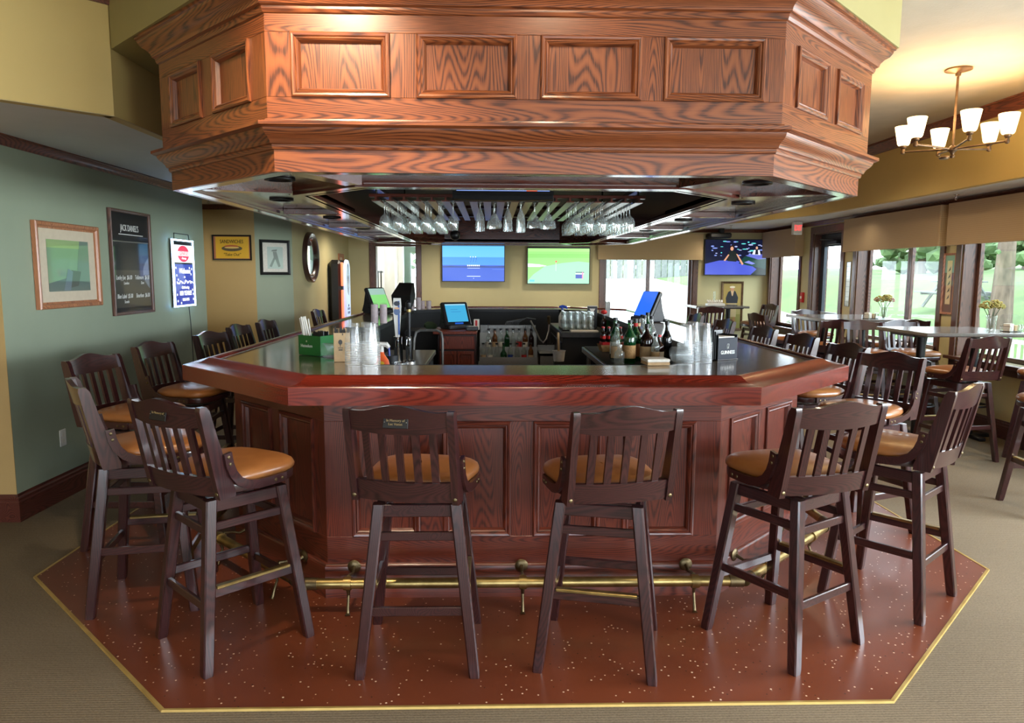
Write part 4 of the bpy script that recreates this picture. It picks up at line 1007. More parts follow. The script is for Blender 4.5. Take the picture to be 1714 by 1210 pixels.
text('Celebrating', 'neon_w', .036, f, (0, -.0215, -.135), shear=.2); text('100 YEARS!', 'neon_w', .062, f, (0, -.0215, -.19), sx=.9); text('1925-2025', 'neon_w', .036, f, (0, -.0215, -.25))
MB().tube([(-.17, -.006, H2), (-.16, -.004, H2+.055), (.16, -.004, H2+.055), (.17, -.006, H2)], .004, 6).build('hanger_wire', 'blackm', f)
MB().tube([(.1, -.004, -H2), (.11, -.01, -.5), (.13, -.008, -.75), (.14, -.006, -1.1), (.15, -.006, -1.28)], .004, 6).build('power_cord', 'black', f)
lamp('POINT', 'led_sign_glow', (XL+.12, 7.05, 1.555), 2.2, (.65, .82, 1.0), shadow_soft_size=.25)
# outlet
f = hung('wall_outlet', 'white wall outlet plate above the baseboard on the green wall', 'outlet', (XL, 5.0, .42), L90)
B(-.036, .036, -.006, 0, -.058, .058, bev=.003).build('plate', 'whitep', f)
for z in (-.022, .022): B(-.017, .017, -.008, -.005, z-.014, z+.014, bev=.003).build('socket', 'paper', f)
# sandwich sign on the hallway wall
f = hung('sandwich_sign', 'yellow framed sandwiches take out sign in the hallway', 'sign', (-3.155, YS-.002, 1.867), 0)
frame4(f, .47, .305, .018, .02, 'blackm')
picture('sign_print', [((176, 110, 84), rect(-.22, .22, -.14, .14)), ((226, 176, 52), rect(-.195, .205, -.13, .13)), ((96, 84, 62), disc(-.0, -.01, .125, .035, 24)), ((190, 96, 60), disc(-.005, .015, .085, .016, 18)), ((226, 190, 110), disc(0, .0, .09, .012, 18))], 'print', f, (0, -.008, 0))
text('SANDWICHES', 'ink_k', .062, f, (0, -.0105, .07), sx=.72); text('"Take Out"', 'ink_k', .05, f, (0, -.0105, -.085), shear=.2, sx=.9)
# black framed print on the angled wall
f = hung('picture_frame', 'black framed pencil golfer print on the angled green wall', 'picture frame', (-2.70+.002, YS+.18-.003, 1.755), R(45))
frame4(f, .40, .43, .035, .03, 'blackm')
B(-.17, .17, -.010, 0, -.185, .185).build('mat_board', 'paper', f)
picture('print', [((184, 200, 194), rect(-.105, .105, -.14, .13)), ((120, 130, 126), [(-.04, .09), (.03, .1), (.02, .075), (-.05, .075)]), ((130, 142, 138), [(-.03, .07), (.02, .07), (.07, -.11), (.04, -.12), (0, -.02), (-.05, -.12), (-.08, -.11), (-.02, 0)])], 'printg', f, (0, -.012, 0))
# oval mirror
f = hung('oval_mirror', 'oval mirror in a thick dark frame on the olive wall', 'mirror', (XM, 10.2, 1.78), L90)
prof = [(.0, -.0), (-.0, -.05), (.02, -.062), (.05, -.055), (.07, -.04), (.085, -.044), (.105, -.03), (.115, -.015)]
rows = []
for u, y in prof: rows.append([((.37-u)*math.cos(2*math.pi*k/48), y, (.345-u)*math.sin(2*math.pi*k/48)) for k in range(48)])
MB().grid(rows, closed_v=True).build('frame', 'stool_h', f, ang=30)
MB().grid([[(.0001*math.cos(2*math.pi*k/48), -.016, .0001*math.sin(2*math.pi*k/48)) for k in range(48)], [(.26*math.cos(2*math.pi*k/48), -.016, .24*math.sin(2*math.pi*k/48)) for k in range(48)]], closed_v=True).build('glass', 'mirror', f)
# jukebox
f = hung('jukebox', 'black wall jukebox with orange side lights and pale arched front', 'jukebox', (XM+.006, 11.55, 1.31), L90)
B(-.28, .28, -.22, 0, -.52, .46, bev=.06).build('cabinet', 'black', f)
for z0, z1 in ((.06, .42), (-.46, -.0)): B(-.285, -.19, -.232, -.205, z0, z1, bev=.008).build('side_light', 'jb_o', f)
for z0, z1 in ((.06, .42), (-.46, -.0)): B(.19, .285, -.232, -.205, z0, z1, bev=.008).build('side_light', 'jb_o', f)
pts = [(.17*math.cos(R(a)), .30+.17*math.sin(R(a))) for a in range(0, 181, 15)] + [(-.17*math.cos(R(a)), -.39-.17*math.sin(R(a))) for a in range(0, 181, 15)]
mb = MB(); a = [mb.bm.verts.new((x, -.225, z)) for x, z in pts]; b = [mb.bm.verts.new((x*.94, -.262, z*.98)) for x, z in pts]
for i in range(len(pts)): mb.bm.faces.new((a[i], a[(i+1) % len(pts)], b[(i+1) % len(pts)], b[i]))
mb.bm.faces.new(b); mb.build('arched_front', 'jb_b', f)
picture('touch_screen', [((30, 40, 60), disc(0, .08, .10, .25, 28)), ((90, 110, 120), disc(0, .2, .07, .08, 20)), ((40, 44, 60), rect(-.07, .07, -.12, .1))], 'screen', f, (0, -.2632, .08))
for k, (x, z) in enumerate(((-.05, -.3), (.05, -.3), (-.05, -.36), (.05, -.36), (0, -.25))): B(x-.02, x+.02, -.268, -.258, z-.02, z+.02, bev=.006).build('button', 'blackm', f)
f = hung('small_wood_frame', 'small wooden frame high on the olive wall above the jukebox', 'picture frame', (XM, 12.3, 1.74), L90)
frame4(f, .36, .3, .06, .025, 'fruit'); B(-.13, .13, -.008, 0, -.1, .1).build('print', 'matboard', f)

# ------------------------------------------------------------------ televisions on the far wall
W, H = 1.09, .615
sea = [((64, 140, 226), rect(0, W, 0, H)), ((96, 180, 240), rect(0, W, .42, H)), ((40, 80, 190), rect(0, W, 0, .28)), ((34, 62, 150), rect(0, W, .235, .26)),
       ((28, 52, 120), [(0, .255), (.15, .265), (.35, .252), (.6, .27), (.85, .258), (W, .268), (W, .245), (0, .245)])]
for k in range(3):
    x = .49+k*.045; sea += [((236, 246, 255), disc(x+.004, .425, .008, .01, 8)), ((40, 90, 180), [(x, .33), (x+.008, .33), (x+.024, .40), (x+.012, .41), (x+.012, .37)])]
for k in range(7): sea.append(((226, 238, 252), rect(.435+k*.033, .435+k*.033+.024, .262, .285)))
sea += [((200, 220, 246), rect(.44, .66, .225, .232)), ((210, 226, 250), rect(.43, .67, .08, .09)), ((210, 226, 250), disc(.55, .05, .006, .006, 8)), ((90, 130, 220), rect(.88, W, .205, .21))]
tv('wall_television', 'wall television showing a blue sea and sky screen, left of the pair', W, H, (-.318, YF-.095, 1.44), 0, sea)
golf = [((140, 210, 110), rect(0, W, 0, H)), ((150, 222, 172), [(0, 0), (W, 0), (W, .37), (.9, .39), (.6, .36), (.3, .3), (.1, .16), (0, .05)]), ((128, 200, 96), rect(0, W, .45, .52)), ((160, 224, 128), rect(0, W, .56, H)),
        ((240, 246, 250), [(0, .29), (.2, .29), (.34, .31), (.2, .335), (0, .35)]), ((244, 250, 250), rect(.497, .501, .22, .38)), ((226, 70, 60), rect(.488, .514, .37, .40)), ((40, 60, 160), rect(.85, .98, .09, .16)), ((236, 240, 250), rect(.85, 1.0, .165, .185)), ((30, 40, 90), rect(.85, 1.0, .19, .205)),
        ((250, 130, 170), rect(.965, .985, .08, .2)), ((90, 190, 220), rect(.03, .12, .03, .065))]
tv('wall_television', 'wall television showing a putting green with red flag, right of the pair', W, H+.02, (1.19, YF-.095, 1.405), 0, golf)
cas = [((16, 20, 44), rect(0, W, 0, H)), ((70, 84, 190), [(0, 0), (.95, 0), (.95, .08), (.8, .19), (.55, .25), (.25, .25), (0, .19)]), ((20, 60, 54), [(.6, .2), (W, .1), (W, .34), (.7, .32)]), ((96, 104, 190), [(.72, .34), (.95, .27), (W, .29), (W, .36), (.85, .37)]), ((16, 30, 26), [(.82, 0), (W, 0), (W, .1), (.95, .12)]),
       ((26, 32, 30), [(.40, .24), (.56, .23), (.58, .36), (.53, .42), (.43, .42), (.39, .34)]), ((206, 150, 120), disc(.475, .465, .03, .042, 14)), ((40, 26, 24), disc(.475, .49, .036, .036, 12)), ((206, 150, 120), disc(.475, .462, .026, .034, 12)), ((206, 150, 120), [(.41, .36), (.43, .35), (.36, .24), (.33, .25)]), ((206, 150, 120), [(.55, .37), (.58, .36), (.69, .19), (.66, .17)]), ((120, 130, 210), [(.7, .22), (.84, .18), (.9, .2), (.78, .25)]),
       ((220, 224, 236), [(.84, .36), (.99, .35), (.97, .44), (.87, .44)]), ((24, 28, 40), [(.89, .36), (.95, .36), (.94, .44), (.9, .44)]), ((206, 156, 126), disc(.92, .475, .02, .027, 10))]
rg = random.Random(2)
for k in range(34): cas.insert(1, ((rg.choice(((120, 140, 210), (90, 200, 200), (170, 180, 230)))), disc(rg.uniform(.03, 1.05), rg.uniform(.33, .6), rg.uniform(.012, .05), rg.uniform(.006, .014), 8)))
tv('wall_television', 'wall television showing a card dealer at a blue table, in the far corner', W, H, (4.35, YF-.105, 1.575), 0, cas, tilt=R(-2))
f = thing('ceiling_speaker', 'small dark projector bracket above the corner television', 'bracket', (4.05, YF-.2, 2.26))
B(-.24, .14, -.14, .14, -.05, .04, bev=.02).build('body', 'black', f); B(-.04, .04, -.03, .03, .04, .12).build('stem', 'blackm', f)
# portrait painting
f = hung('portrait_painting', 'gold framed full-length golfer painting on the far wall', 'painting', (4.345, YF, 1.015), 0)
frame4(f, .40, .88, .04, .03, 'bronze')
picture('canvas', [((166, 142, 72), rect(-.165, .165, -.405, .405)), ((128, 122, 58), rect(-.165, .165, -.405, -.05)), ((150, 140, 84), rect(-.165, .165, -.15, -.02)), ((26, 28, 36), [(-.105, .05), (.1, .05), (.11, .15), (.06, .26), (.03, .275), (-.03, .275), (-.075, .25), (-.115, .14)]), ((206, 170, 130), [(-.03, .275), (.03, .275), (.012, .18), (-.005, .18)]), ((196, 138, 104), disc(0, .305, .03, .042, 14)), ((226, 214, 186), disc(0, .338, .05, .02, 14)), ((176, 156, 112), [(-.07, -.2), (.0, -.2), (.08, -.2), (.085, .05), (-.08, .05)]), ((150, 110, 64), rect(-.06, -.01, -.36, -.2)), ((150, 110, 64), rect(.02, .07, -.36, -.2)), ((60, 36, 26), rect(-.07, .08, -.38, -.36))], 'print', f, (0, -.014, 0))
# exit sign, sprinklers
f = thing('exit_sign', 'red lit exit sign hanging from the low soffit', 'exit sign', (4.60, 10.93, 2.27), R(12))
B(-.075, .075, -.03, .03, -.095, .095, bev=.006).build('housing', 'whitep', f); B(-.02, .02, -.02, .02, .095, .112).build('ceiling_mount', 'whitep', f)
B(-.06, .06, -.0315, -.030, -.075, .075).build('face_panel', 'paper', f); text('EXIT', 'exit_r', .12, f, (0, -.033, 0), sx=.52)
def sprinkler(label, x, y, z):
    f = thing('sprinkler_head', label, 'sprinkler', (x, y, z), 0, 'ceiling sprinklers')
    MB().lathe([(0, 0), (.028, 0), (.028, -.006), (.008, -.01), (.008, -.04), (0, -.04)], 12).build('body', 'chrome', f)
    MB().lathe([(0, -.052), (.017, -.052), (.017, -.055), (0, -.055)], 12).build('deflector', 'chrome', f)
    MB().tube([(-.009, 0, -.03), (-.012, 0, -.045), (0, 0, -.053), (.012, 0, -.045), (.009, 0, -.03)], .002, 5).build('yoke', 'chrome', f)
sprinkler('small ceiling sprinkler over the hallway beyond the green wall', -3.15, 8.3, ZL); sprinkler('small ceiling sprinkler on the soffit near the chandelier', 4.68, 7.3, ZL); sprinkler('small ceiling sprinkler on the soffit above the corner television', 3.95, 12.0, ZL)
# valances: padded fabric boxes over the windows
def valance_box(label, loc, w, h, d, rz):
    t = thing('window_valance', label, 'valance', loc, rz, 'tan box valances')
    B(-w/2, w/2, -d, -d+.012, 0, h, bev=.005).build('front_panel', 'valance', t)
    for s in (-1, 1): B(s*w/2-(.006), s*w/2+.006, -d+.0, 0, 0, h, bev=.004).build('return_panel', 'valance', t)
    B(-w/2, w/2, -d+.012, 0, h-.012, h).build('top_board', 'valance', t)
valance_box('tan fabric box valance over the far window behind the bar', (2.82, YF, 1.83), 1.86, .46, .13, 0)
R270 = R(-90)
valance_box('small tan fabric valance over the corner window left of the exit door', (XR, 12.22, 1.87), 1.42, .45, .14, R270)
valance_box('wide tan fabric valance over the two-pane side window', (XR, 8.85, 1.885), 2.14, .44, .14, R270)
valance_box('large tan fabric valance over the window at the right picture edge', (XR, 6.22, 1.885), 2.84, .44, .14, R270)
# narrow framed print between the windows, notice by the door, alarm pull
f = hung('narrow_picture', 'narrow wood framed print hanging between two side windows', 'picture frame', (XR, 7.745, 1.48), R270)
frame4(f, .21, .66, .025, .025, 'fruit'); picture('print', [((96, 46, 40), rect(-.08, .08, -.305, .305)), ((120, 150, 150), rect(-.08, .08, .12, .305)), ((220, 200, 160), rect(-.042, .042, -.22, .25))] + [((60, 56, 50), [(-.02, -.17+k*.075), (.02, -.15+k*.075), (.022, -.11+k*.075), (.0, -.14+k*.075)]) for k in range(5)], 'printg', f, (0, -.012, 0))
f = hung('notice_frame', 'pale framed notice on the wall beside the exit door', 'notice', (XR, 9.985, 1.45), R270)
frame4(f, .13, .62, .01, .012, 'alu'); picture('sheet', [((190, 208, 206), rect(-.055, .055, -.3, .3))] + [((140, 166, 170), rect(-.05, .05, -.25+k*.07, -.243+k*.07)) for k in range(8)], 'printg', f, (0, -.006, 0))
f = hung('alarm_pull', 'small red and white alarm pull on the wall left of the exit door', 'alarm pull', (XR, 11.42, 1.22), R270)
B(-.045, .045, -.04, 0, -.08, .08, bev=.006).build('body', 'red', f); B(-.03, .03, -.046, -.04, -.02, .02, bev=.003).build('handle', 'whitep', f)

# ------------------------------------------------------------------ chandelier
def chandelier(CHX, CHY, label, watts=5.5):
    f = thing('chandelier', label, 'chandelier', (CHX, CHY, ZH))
    MB().lathe([(0, -.001), (.09, -.001), (.09, -.012), (.05, -.022), (.02, -.03), (.018, -.05), (.01, -.055), (0, -.055)], 24).build('ceiling_plate', 'bronze', f)
    zb = -.56
    MB().tube([(0, 0, -.05), (0, 0, zb)], .009, 10).build('down_rod', 'bronze', f)
    MB().lathe([(0, zb+.03), (.014, zb+.02), (.034, zb), (.034, zb-.014), (.016, zb-.03), (.012, zb-.045), (.02, zb-.055), (.012, zb-.068), (0, zb-.07)], 16).build('hub', 'bronze', f)
    for k in range(6):
        a = R(14+60*k); c, s = math.cos(a), math.sin(a); r = .335
        arm = MB().tube([(0, 0, zb-.005), (c*r, s*r, zb+.012)], .0075, 8).build('arm', 'bronze', f)
        MB().lathe([(0, -.02), (.014, -.014), (.016, 0), (.012, .02), (.022, .03), (.024, .045), (.012, .046)], 12, at=(c*r, s*r, zb+.012)).build('socket_cup', 'bronze', f)
        MB().lathe([(.0, .046), (.036, .048), (.043, .06), (.054, .12), (.066, .185), (.0645, .187), (.052, .12), (.04, .063), (.0, .052)], 20, at=(c*r, s*r, zb+.012)).build('glass_shade', 'shade', f, ang=50)
        lamp('POINT', 'chandelier_bulb', (CHX+c*r, CHY+s*r, ZH+zb+.22), watts, (1.0, .70, .36), shadow_soft_size=.05)
    t = MB().lathe([(0, 0), (.03, 0), (.036, .012), (.03, .02)], 12).build('medallion', 'bronze', f, (-.09, -.05, zb-.085))

chandelier(3.375, 5.35, 'bronze six-arm chandelier with glowing glass shades')
chandelier(3.0, .9, 'added unseen bronze six-arm chandelier near the photographer on the right', 1.2)  # this and the next are added out of view for warm fill
chandelier(-2.6, .6, 'added unseen bronze six-arm chandelier near the photographer on the left', 2.0)

# ------------------------------------------------------------------ behind the bar: fittings
BT = 1.087                                            # counter surface level
def bottle_mesh(name, mat, h=.29, r=.037, neck=.013, sh=.58, parent=None, n=16):
    p = [(0, 0), (r*.92, 0), (r, .006), (r, h*sh), (r*.92, h*(sh+.06)), (r*.6, h*(sh+.13)), (neck*1.15, h*(sh+.2)), (neck, h*.9), (neck*1.2, h*.905), (neck*1.2, h*.93), (neck, h*.935)]
    return MB().lathe(p, n).build(name, mat, parent, ang=50)
def bottle(label, loc, glass, cap, lab_, h=.29, r=.037, sh=.58, group='liquor bottles on the right underbar', spout=False, neck=.013, lz=(.12, .42), foil=None):
    t = thing('liquor_bottle', label, 'bottle', loc, random.uniform(0, 6), group)
    bottle_mesh('bottle_glass', glass, h, r, neck, sh, t)
    if lab_: MB().lathe([(r+.0008, h*lz[0]), (r+.0008, h*lz[1])], 16).build('paper_label', lab_, t)
    if foil: MB().lathe([(neck+.001, h*.80), (neck*1.25, h*.9)], 12).build('neck_foil', foil, t)
    MB().lathe([(neck*1.3, h*.925), (neck*1.3, h), (0, h)], 12).build('cap', cap, t)
    if spout: MB().tube([(0, 0, h), (0, 0, h+.03), (.014, 0, h+.05)], [.006, .005, .003], 6).build('pour_spout', 'chrome', t)
    return t
# left wooden cabinet with two doors
f = thing('wooden_cabinet', 'cherry wood cabinet with drawer and two doors behind the bar', 'cabinet', (-.385, 8.1, 0))
B(-.215, .215, .02, .62, .06, .89, bev=.003).build('carcass', 'stool', f)  # darker wood paints the shadow lines between drawer and doors
B(-.2, .2, .06, .6, 0, .06).build('toe_kick', 'blackflat', f)
B(-.27, .225, -.03, .66, .89, .925, bev=.008).build('top_board', 'cherry', f)
B(-.195, .195, .0, .02, .72, .87, bev=.006).build('drawer', 'cherry', f)
for s in (-1, 1):
    d = part('door', (s*.0985, 0, 0), 0, f); w = .0945
    for b, nm in (((-w, -w+.035, 0, .02, .08, .70), 'door_stile'), ((w-.035, w, 0, .02, .08, .70), 'door_stile'), ((-w+.035, w-.035, 0, .02, .66, .70), 'door_rail'), ((-w+.035, w-.035, 0, .02, .08, .12), 'door_rail'), ((-w+.035, w-.035, .008, .018, .12, .66), 'door_panel')):
        B(*b, bev=.003).build(nm, 'cherry', d)
B(-.62, -.24, .3, .9, 0, .9).build('side_cabinet', 'blackflat', f)
# stainless liquor display with two tiers
f = thing('liquor_display', 'stainless steel two-tier bottle rack below the far bar', 'bottle rack', (.205, 8.45, 0))
B(-.345, .345, 0, .01, .50, .592, bev=.002).build('front_lip', 'steel', f); B(-.345, .345, .01, .14, .5, .51).build('lower_shelf', 'steel', f)
B(-.345, .345, .14, .15, .51, .70, bev=.002).build('riser', 'steel', f); B(-.345, .345, .15, .28, .63, .64).build('upper_shelf', 'steel', f)
B(-.345, .345, .28, .29, .64, .86, bev=.002).build('upper_riser', 'steel', f); B(-.34, .34, .42, .44, .3, .94).build('backsplash', 'alu', f)
for k in range(1, 7): B(-.345+k*.0986-.002, -.345+k*.0986+.002, .01, .14, .51, .60).build('divider', 'steel', f)
for s in (-.34, .34): B(s-.02, s+.02, .1, .4, 0, .5).build('support', 'steel', f)
CL = [('bclear', 'black', 'paper'), ('bamber', 'black', 'kraft'), ('bclear', 'black', 'paper'), ('bgreen', 'black', None), ('bclear', 'black', None), ('bclear', 'black', 'red'), ('bamber', 'black', 'paper'), ('bbrown', 'black', None)]
names_u = ['clear pour-spout bottle first on the upper rack tier', 'amber pour-spout bottle second on the upper rack tier', 'clear pour-spout bottle third on the upper rack tier', 'green pour-spout bottle fourth on the upper rack tier', 'unlabelled clear bottle fifth on the upper rack tier', 'clear bottle with red label on the upper rack tier', 'amber bottle with pale label seventh on the upper rack tier', 'dark brown bottle last on the upper rack tier']
for k in range(8):
    g, c, l = CL[k]; x = -.03+k*.073
    bottle(names_u[k], (x, 8.665, .64), g, c, l, h=.275, r=.032, group='bottles on the upper rack tier', spout=k in (0, 6, 7))
CL2 = [('bclear', 'black', 'kraft'), ('bclear', 'black', 'paper'), ('bclear', 'black', None), ('bgreen', 'black', None), ('bclear', 'black', 'blue'), ('bclear', 'black', None), ('bclear', 'black', 'red'), ('bamber', 'black', 'kraft')]
names_l = ['clear bottle with tan label first on the lower rack tier', 'clear bottle with white label second on the lower rack tier', 'plain clear bottle third on the lower rack tier', 'round green bottle on the lower rack tier', 'clear bottle with blue label on the lower rack tier', 'plain clear bottle sixth on the lower rack tier', 'clear bottle with red label on the lower rack tier', 'amber bottle with tan label last on the lower rack tier']
for k in range(8):
    g, c, l = CL2[k]; x = -.095+k*.0805
    bottle(names_l[k], (x, 8.525, .51), g, c, l, h=.245, r=.038 if k == 3 else .031, sh=.45 if k == 3 else .58, group='bottles on the lower rack tier', spout=k == 1)
# soda gun with hose and line bundle
f = thing('soda_gun', 'soda gun on a looped steel hose under the far bar', 'soda gun', (.5, 8.6, 0))
MB().tube([(-.02, .2, 1.0), (.03, .1, .9), (.08, .0, .79), (.12, -.03, .755), (.16, -.01, .80), (.19, .03, .9), (.195, .06, .98)], .010, 8).build('hose', 'steel', f)
MB().tube([(.195, .06, .97), (.19, .05, 1.02), (.185, .03, 1.065)], [.016, .022, .02], 10).build('gun_handle', 'brassd', f)
for k in range(9):
    x0 = -.10-.02*k
    MB().tube([(.06, .55, 1.0), (-.05, .5-.01*k, 1.02), (x0-.05, .44, .97), (x0-.09, .40, .88), (x0-.1, .40, .74)], .006, 5).build('drink_line', 'grayp', f)
# ice sink
f = thing('bar_sink', 'steel hand sink beside the bottle rack under the far bar', 'sink', (.674, 8.5, 0))
mb = MB().box(-.105, .105, 0, .35, .60, .63).box(-.105, -.095, 0, .35, .46, .63).box(.095, .105, 0, .35, .46, .63).box(-.105, .105, 0, .01, .46, .63).box(-.105, .105, .34, .35, .46, .70)
mb.build('basin', 'steel', f); B(-.03, .03, .1, .16, 0, .46).build('drain_pipe', 'alu', f)
MB().tube([(0, .33, .7), (0, .33, .78), (0, .27, .82), (0, .2, .8)], .01, 8).build('tap', 'chrome', f)
# right back cooler
f = thing('bottle_cooler', 'black under-counter cooler with steel top edge behind the bar', 'cooler', (1.2, 8.0, 0))
B(-.40, .12, .02, 1.6, .05, .86, bev=.004).build('cabinet', 'blackflat', f); B(-.38, .1, .06, 1.5, 0, .05).build('plinth', 'blackflat', f)
B(-.42, .13, 0, 1.62, .86, .92, bev=.006).build('steel_top', 'grayp', f)
for k in range(2): B(-.418, -.40, .1+k*.75, .8+k*.75, .1, .8, bev=.004).build('door', 'black', f)
for k in range(2): MB().tube([(-.44, .16+k*.75, .5), (-.44, .16+k*.75, .72)], .01, 8).build('door_handle', 'chrome', f)
# near right underbar drainboard
f = thing('underbar_drainboard', 'black drainboard counter with steel edge inside the right of the bar', 'counter', (1.03, 5.4, 0))
B(-.255, .27, -.85, .75, .90, .945, bev=.004).build('steel_body', 'steel', f); B(-.235, .26, -.84, .74, .945, .952).build('rubber_mat', 'black_vinyl', f)
for sx in (-.2, .22):
    for sy in (-.8, .7): MB().tube([(sx, sy, .0), (sx, sy, .9)], .018, 8).build('leg', 'steel', f)
B(-.24, .26, -.8, .7, .2, .22).build('lower_shelf', 'blackflat', f)
for k in range(2): B(-.275, -.255, -.55+k*.12, -.45+k*.12, .84, .9, bev=.004).build('blue_cloth_clip', 'blue', f)
# left underbar
f = thing('underbar_counter', 'steel underbar work counter inside the left of the bar', 'counter', (-.72, 5.2, 0))
B(-.2, .22, -1.05, 1.3, .84, .88, bev=.004).build('steel_top', 'steel', f); B(-.19, .2, -1.0, 1.28, .1, .84).build('cabinet', 'blackflat', f); B(-.18, .18, -.95, 1.2, 0, .1).build('plinth', 'blackflat', f)
# beer tap tower
f = thing('beer_tap', 'white and blue tall beer tap handle on a chrome tower', 'beer tap', (-.70, 5.45, .88))
MB().lathe([(0, 0), (.06, 0), (.06, .012), (.035, .02), (.032, .2), (.036, .21), (0, .215)], 18).build('tower', 'chrome', f)
MB().tube([(0, -.03, .18), (0, -.09, .18), (0, -.11, .14)], [.014, .012, .01], 10).build('faucet', 'chrome', f)
MB().grid([[(-.014, -.05, .21), (.014, -.05, .21), (.014, -.03, .21), (-.014, -.03, .21)], [(-.022, -.055, .32), (.022, -.055, .32), (.022, -.025, .32), (-.022, -.025, .32)], [(-.03, -.055, .44), (.03, -.055, .44), (.03, -.025, .44), (-.03, -.025, .44)], [(-.026, -.05, .5), (.026, -.05, .5), (.026, -.03, .5), (-.026, -.03, .5)]], closed_v=True, cap=True).build('tap_handle', 'whitep', f)
picture('handle_badge', [((60, 96, 170), rect(.008, .02, .23, .48)), ((90, 110, 150), disc(0, .40, .024, .026, 18)), ((220, 170, 130), disc(0, .425, .02, .008, 14)), ((40, 44, 60), disc(0, .46, .022, .018, 14))], 'print', f, (0, -.058, 0))
f = thing('beer_tap', 'black microphone-shaped beer tap handle beside the white one', 'beer tap', (-.63, 5.55, .88))
MB().lathe([(0, 0), (.05, 0), (.05, .012), (.028, .02), (.026, .2), (0, .205)], 16).build('tower', 'chrome', f)
MB().lathe([(0, .2), (.012, .2), (.014, .3), (.017, .38), (.0175, .39)], 14).build('tap_handle', 'black', f); MB().lathe([(.018, .39), (.019, .40), (.018, .41)], 14).build('gold_band', 'brass', f); MB().lathe([(.018, .41), (.024, .43), (.024, .46), (.012, .472), (0, .472)], 14).build('handle_head', 'black', f)
MB().tube([(0, -.025, .18), (0, -.08, .18), (0, -.1, .14)], [.014, .012, .01], 10).build('faucet', 'chrome', f)
# step ladder
f = thing('step_stool', 'folding grey metal step stool standing inside the bar', 'step stool', (-.6, 6.8, 0), R(-8))
hoop = [(-.17, -.16, 0), (-.15, -.04, .55), (-.135, .04, .95), (-.12, .05, 1.01), (-.08, .052, 1.03), (.08, .052, 1.03), (.12, .05, 1.01), (.135, .04, .95), (.15, -.04, .55), (.17, -.16, 0)]
MB().tube(hoop, .013, 8).build('front_frame', 'alu', f)
for s in (-1, 1): MB().tube([(s*.15, .26, 0), (s*.145, .05, .6)], .011, 8).build('rear_leg', 'alu', f)
B(-.15, .15, -.1, .12, .52, .55, bev=.008).build('top_step', 'black', f); B(-.155, .155, -.17, .0, .27, .3, bev=.008).build('lower_step', 'black', f)
# left items on the underbar
f = thing('spray_bottle', 'orange cleaner spray bottle with white trigger inside the bar', 'spray bottle', (-.655, 4.32, .88))
rows = []
for w, d, z in ((.045, .028, 0), (.05, .03, .01), (.05, .03, .12), (.04, .026, .165), (.016, .016, .2), (.014, .014, .215)):
    rows.append([(w*math.copysign(abs(math.cos(a))**.6, math.cos(a)), d*math.copysign(abs(math.sin(a))**.6, math.sin(a)), z) for a in [2*math.pi*k/20 for k in range(20)]])
MB().grid(rows, closed_v=True, cap=True).build('bottle_body', 'orange', f)
picture('bottle_label', [((60, 60, 150), disc(.004, .085, .034, .026, 20)), ((240, 220, 90), disc(.004, .085, .026, .018, 18)), ((240, 196, 60), disc(0, .15, .02, .012, 14))], 'print', f, (0, -.0315, 0))
MB().tube([(-.05, 0, .262), (-.03, 0, .262), (.03, 0, .258), (.045, 0, .24)], [.012, .014, .016, .012], 8).build('trigger_head', 'whitep', f); MB().tube([(0, 0, .21), (0, 0, .25)], .013, 8).build('neck', 'whitep', f); MB().tube([(-.025, 0, .25), (-.034, 0, .22), (-.03, 0, .2)], .005, 6).build('trigger', 'whitep', f)
def cup(label, loc, mat='plastic_clear', r0=.03, r1=.045, h=.12, nm='plastic_cup', group=None):
    t = thing(nm, label, 'cup', loc, 0, group)
    MB().lathe([(0, .002), (r0, .002), (r0, 0), (r1, h), (r1+.003, h), (r1+.003, h-.004), (r1, h-.003)], 18).build('cup_wall', mat, t); return t
cup('single clear plastic cup beside the orange spray bottle', (-.575, 4.5, .88), h=.13, r1=.045)
f = thing('drink_shaker', 'dark shaker cup with blue straw bundle inside the bar', 'shaker', (-.635, 4.62, .88))
MB().lathe([(0, 0), (.03, 0), (.04, .16), (.038, .16), (.029, .01)], 16).build('tumbler', 'grayp', f); MB().tube([(-.01, 0, .01), (-.02, 0, .22)], .008, 6).build('blue_handle', 'blue', f)
f = thing('snack_bag', 'small red and black packet standing inside the bar', 'packet', (-.54, 4.3, .88), R(15))
B(-.03, .03, -.012, .012, 0, .13, bev=.01).build('packet', 'black', f); picture('packet_print', [((190, 40, 40), [(-.028, .01), (.0, .01), (.028, .08), (.01, .1)]), ((220, 216, 210), [(-.01, .05), (.02, .05), (.015, .09), (0, .1)])], 'print', f, (0, -.0125, 0))
# towel draped over the left counter edge
f = thing('bar_towel', 'grey green bar towel draped over the inner bar edge', 'towel', (-1.06, 6.0, 0))
rows = []
for i in range(13):
    u = i/12; row = []
    for j in range(9):
        v = j/8; y = -.22+.44*v; 
        if u < .55: x, z = -.12+u*.42, BT+.012+.012*math.sin(v*9+u*5)
        else: x, z = .115+.02*math.sin(v*11), BT+.012-(u-.55)*.5-.012*math.cos(v*8)
        row.append((x+.012*math.sin(v*14), y+.02*math.sin(u*6), z+.02*max(0, math.sin(v*6+u*3))*(1 if u < .55 else 0)))
    rows.append(row)
o = MB().grid(rows).build('towel_fabric', 'cloth', f, ang=80); sm = o.modifiers.new('thick', 'SOLIDIFY'); sm.thickness = .008
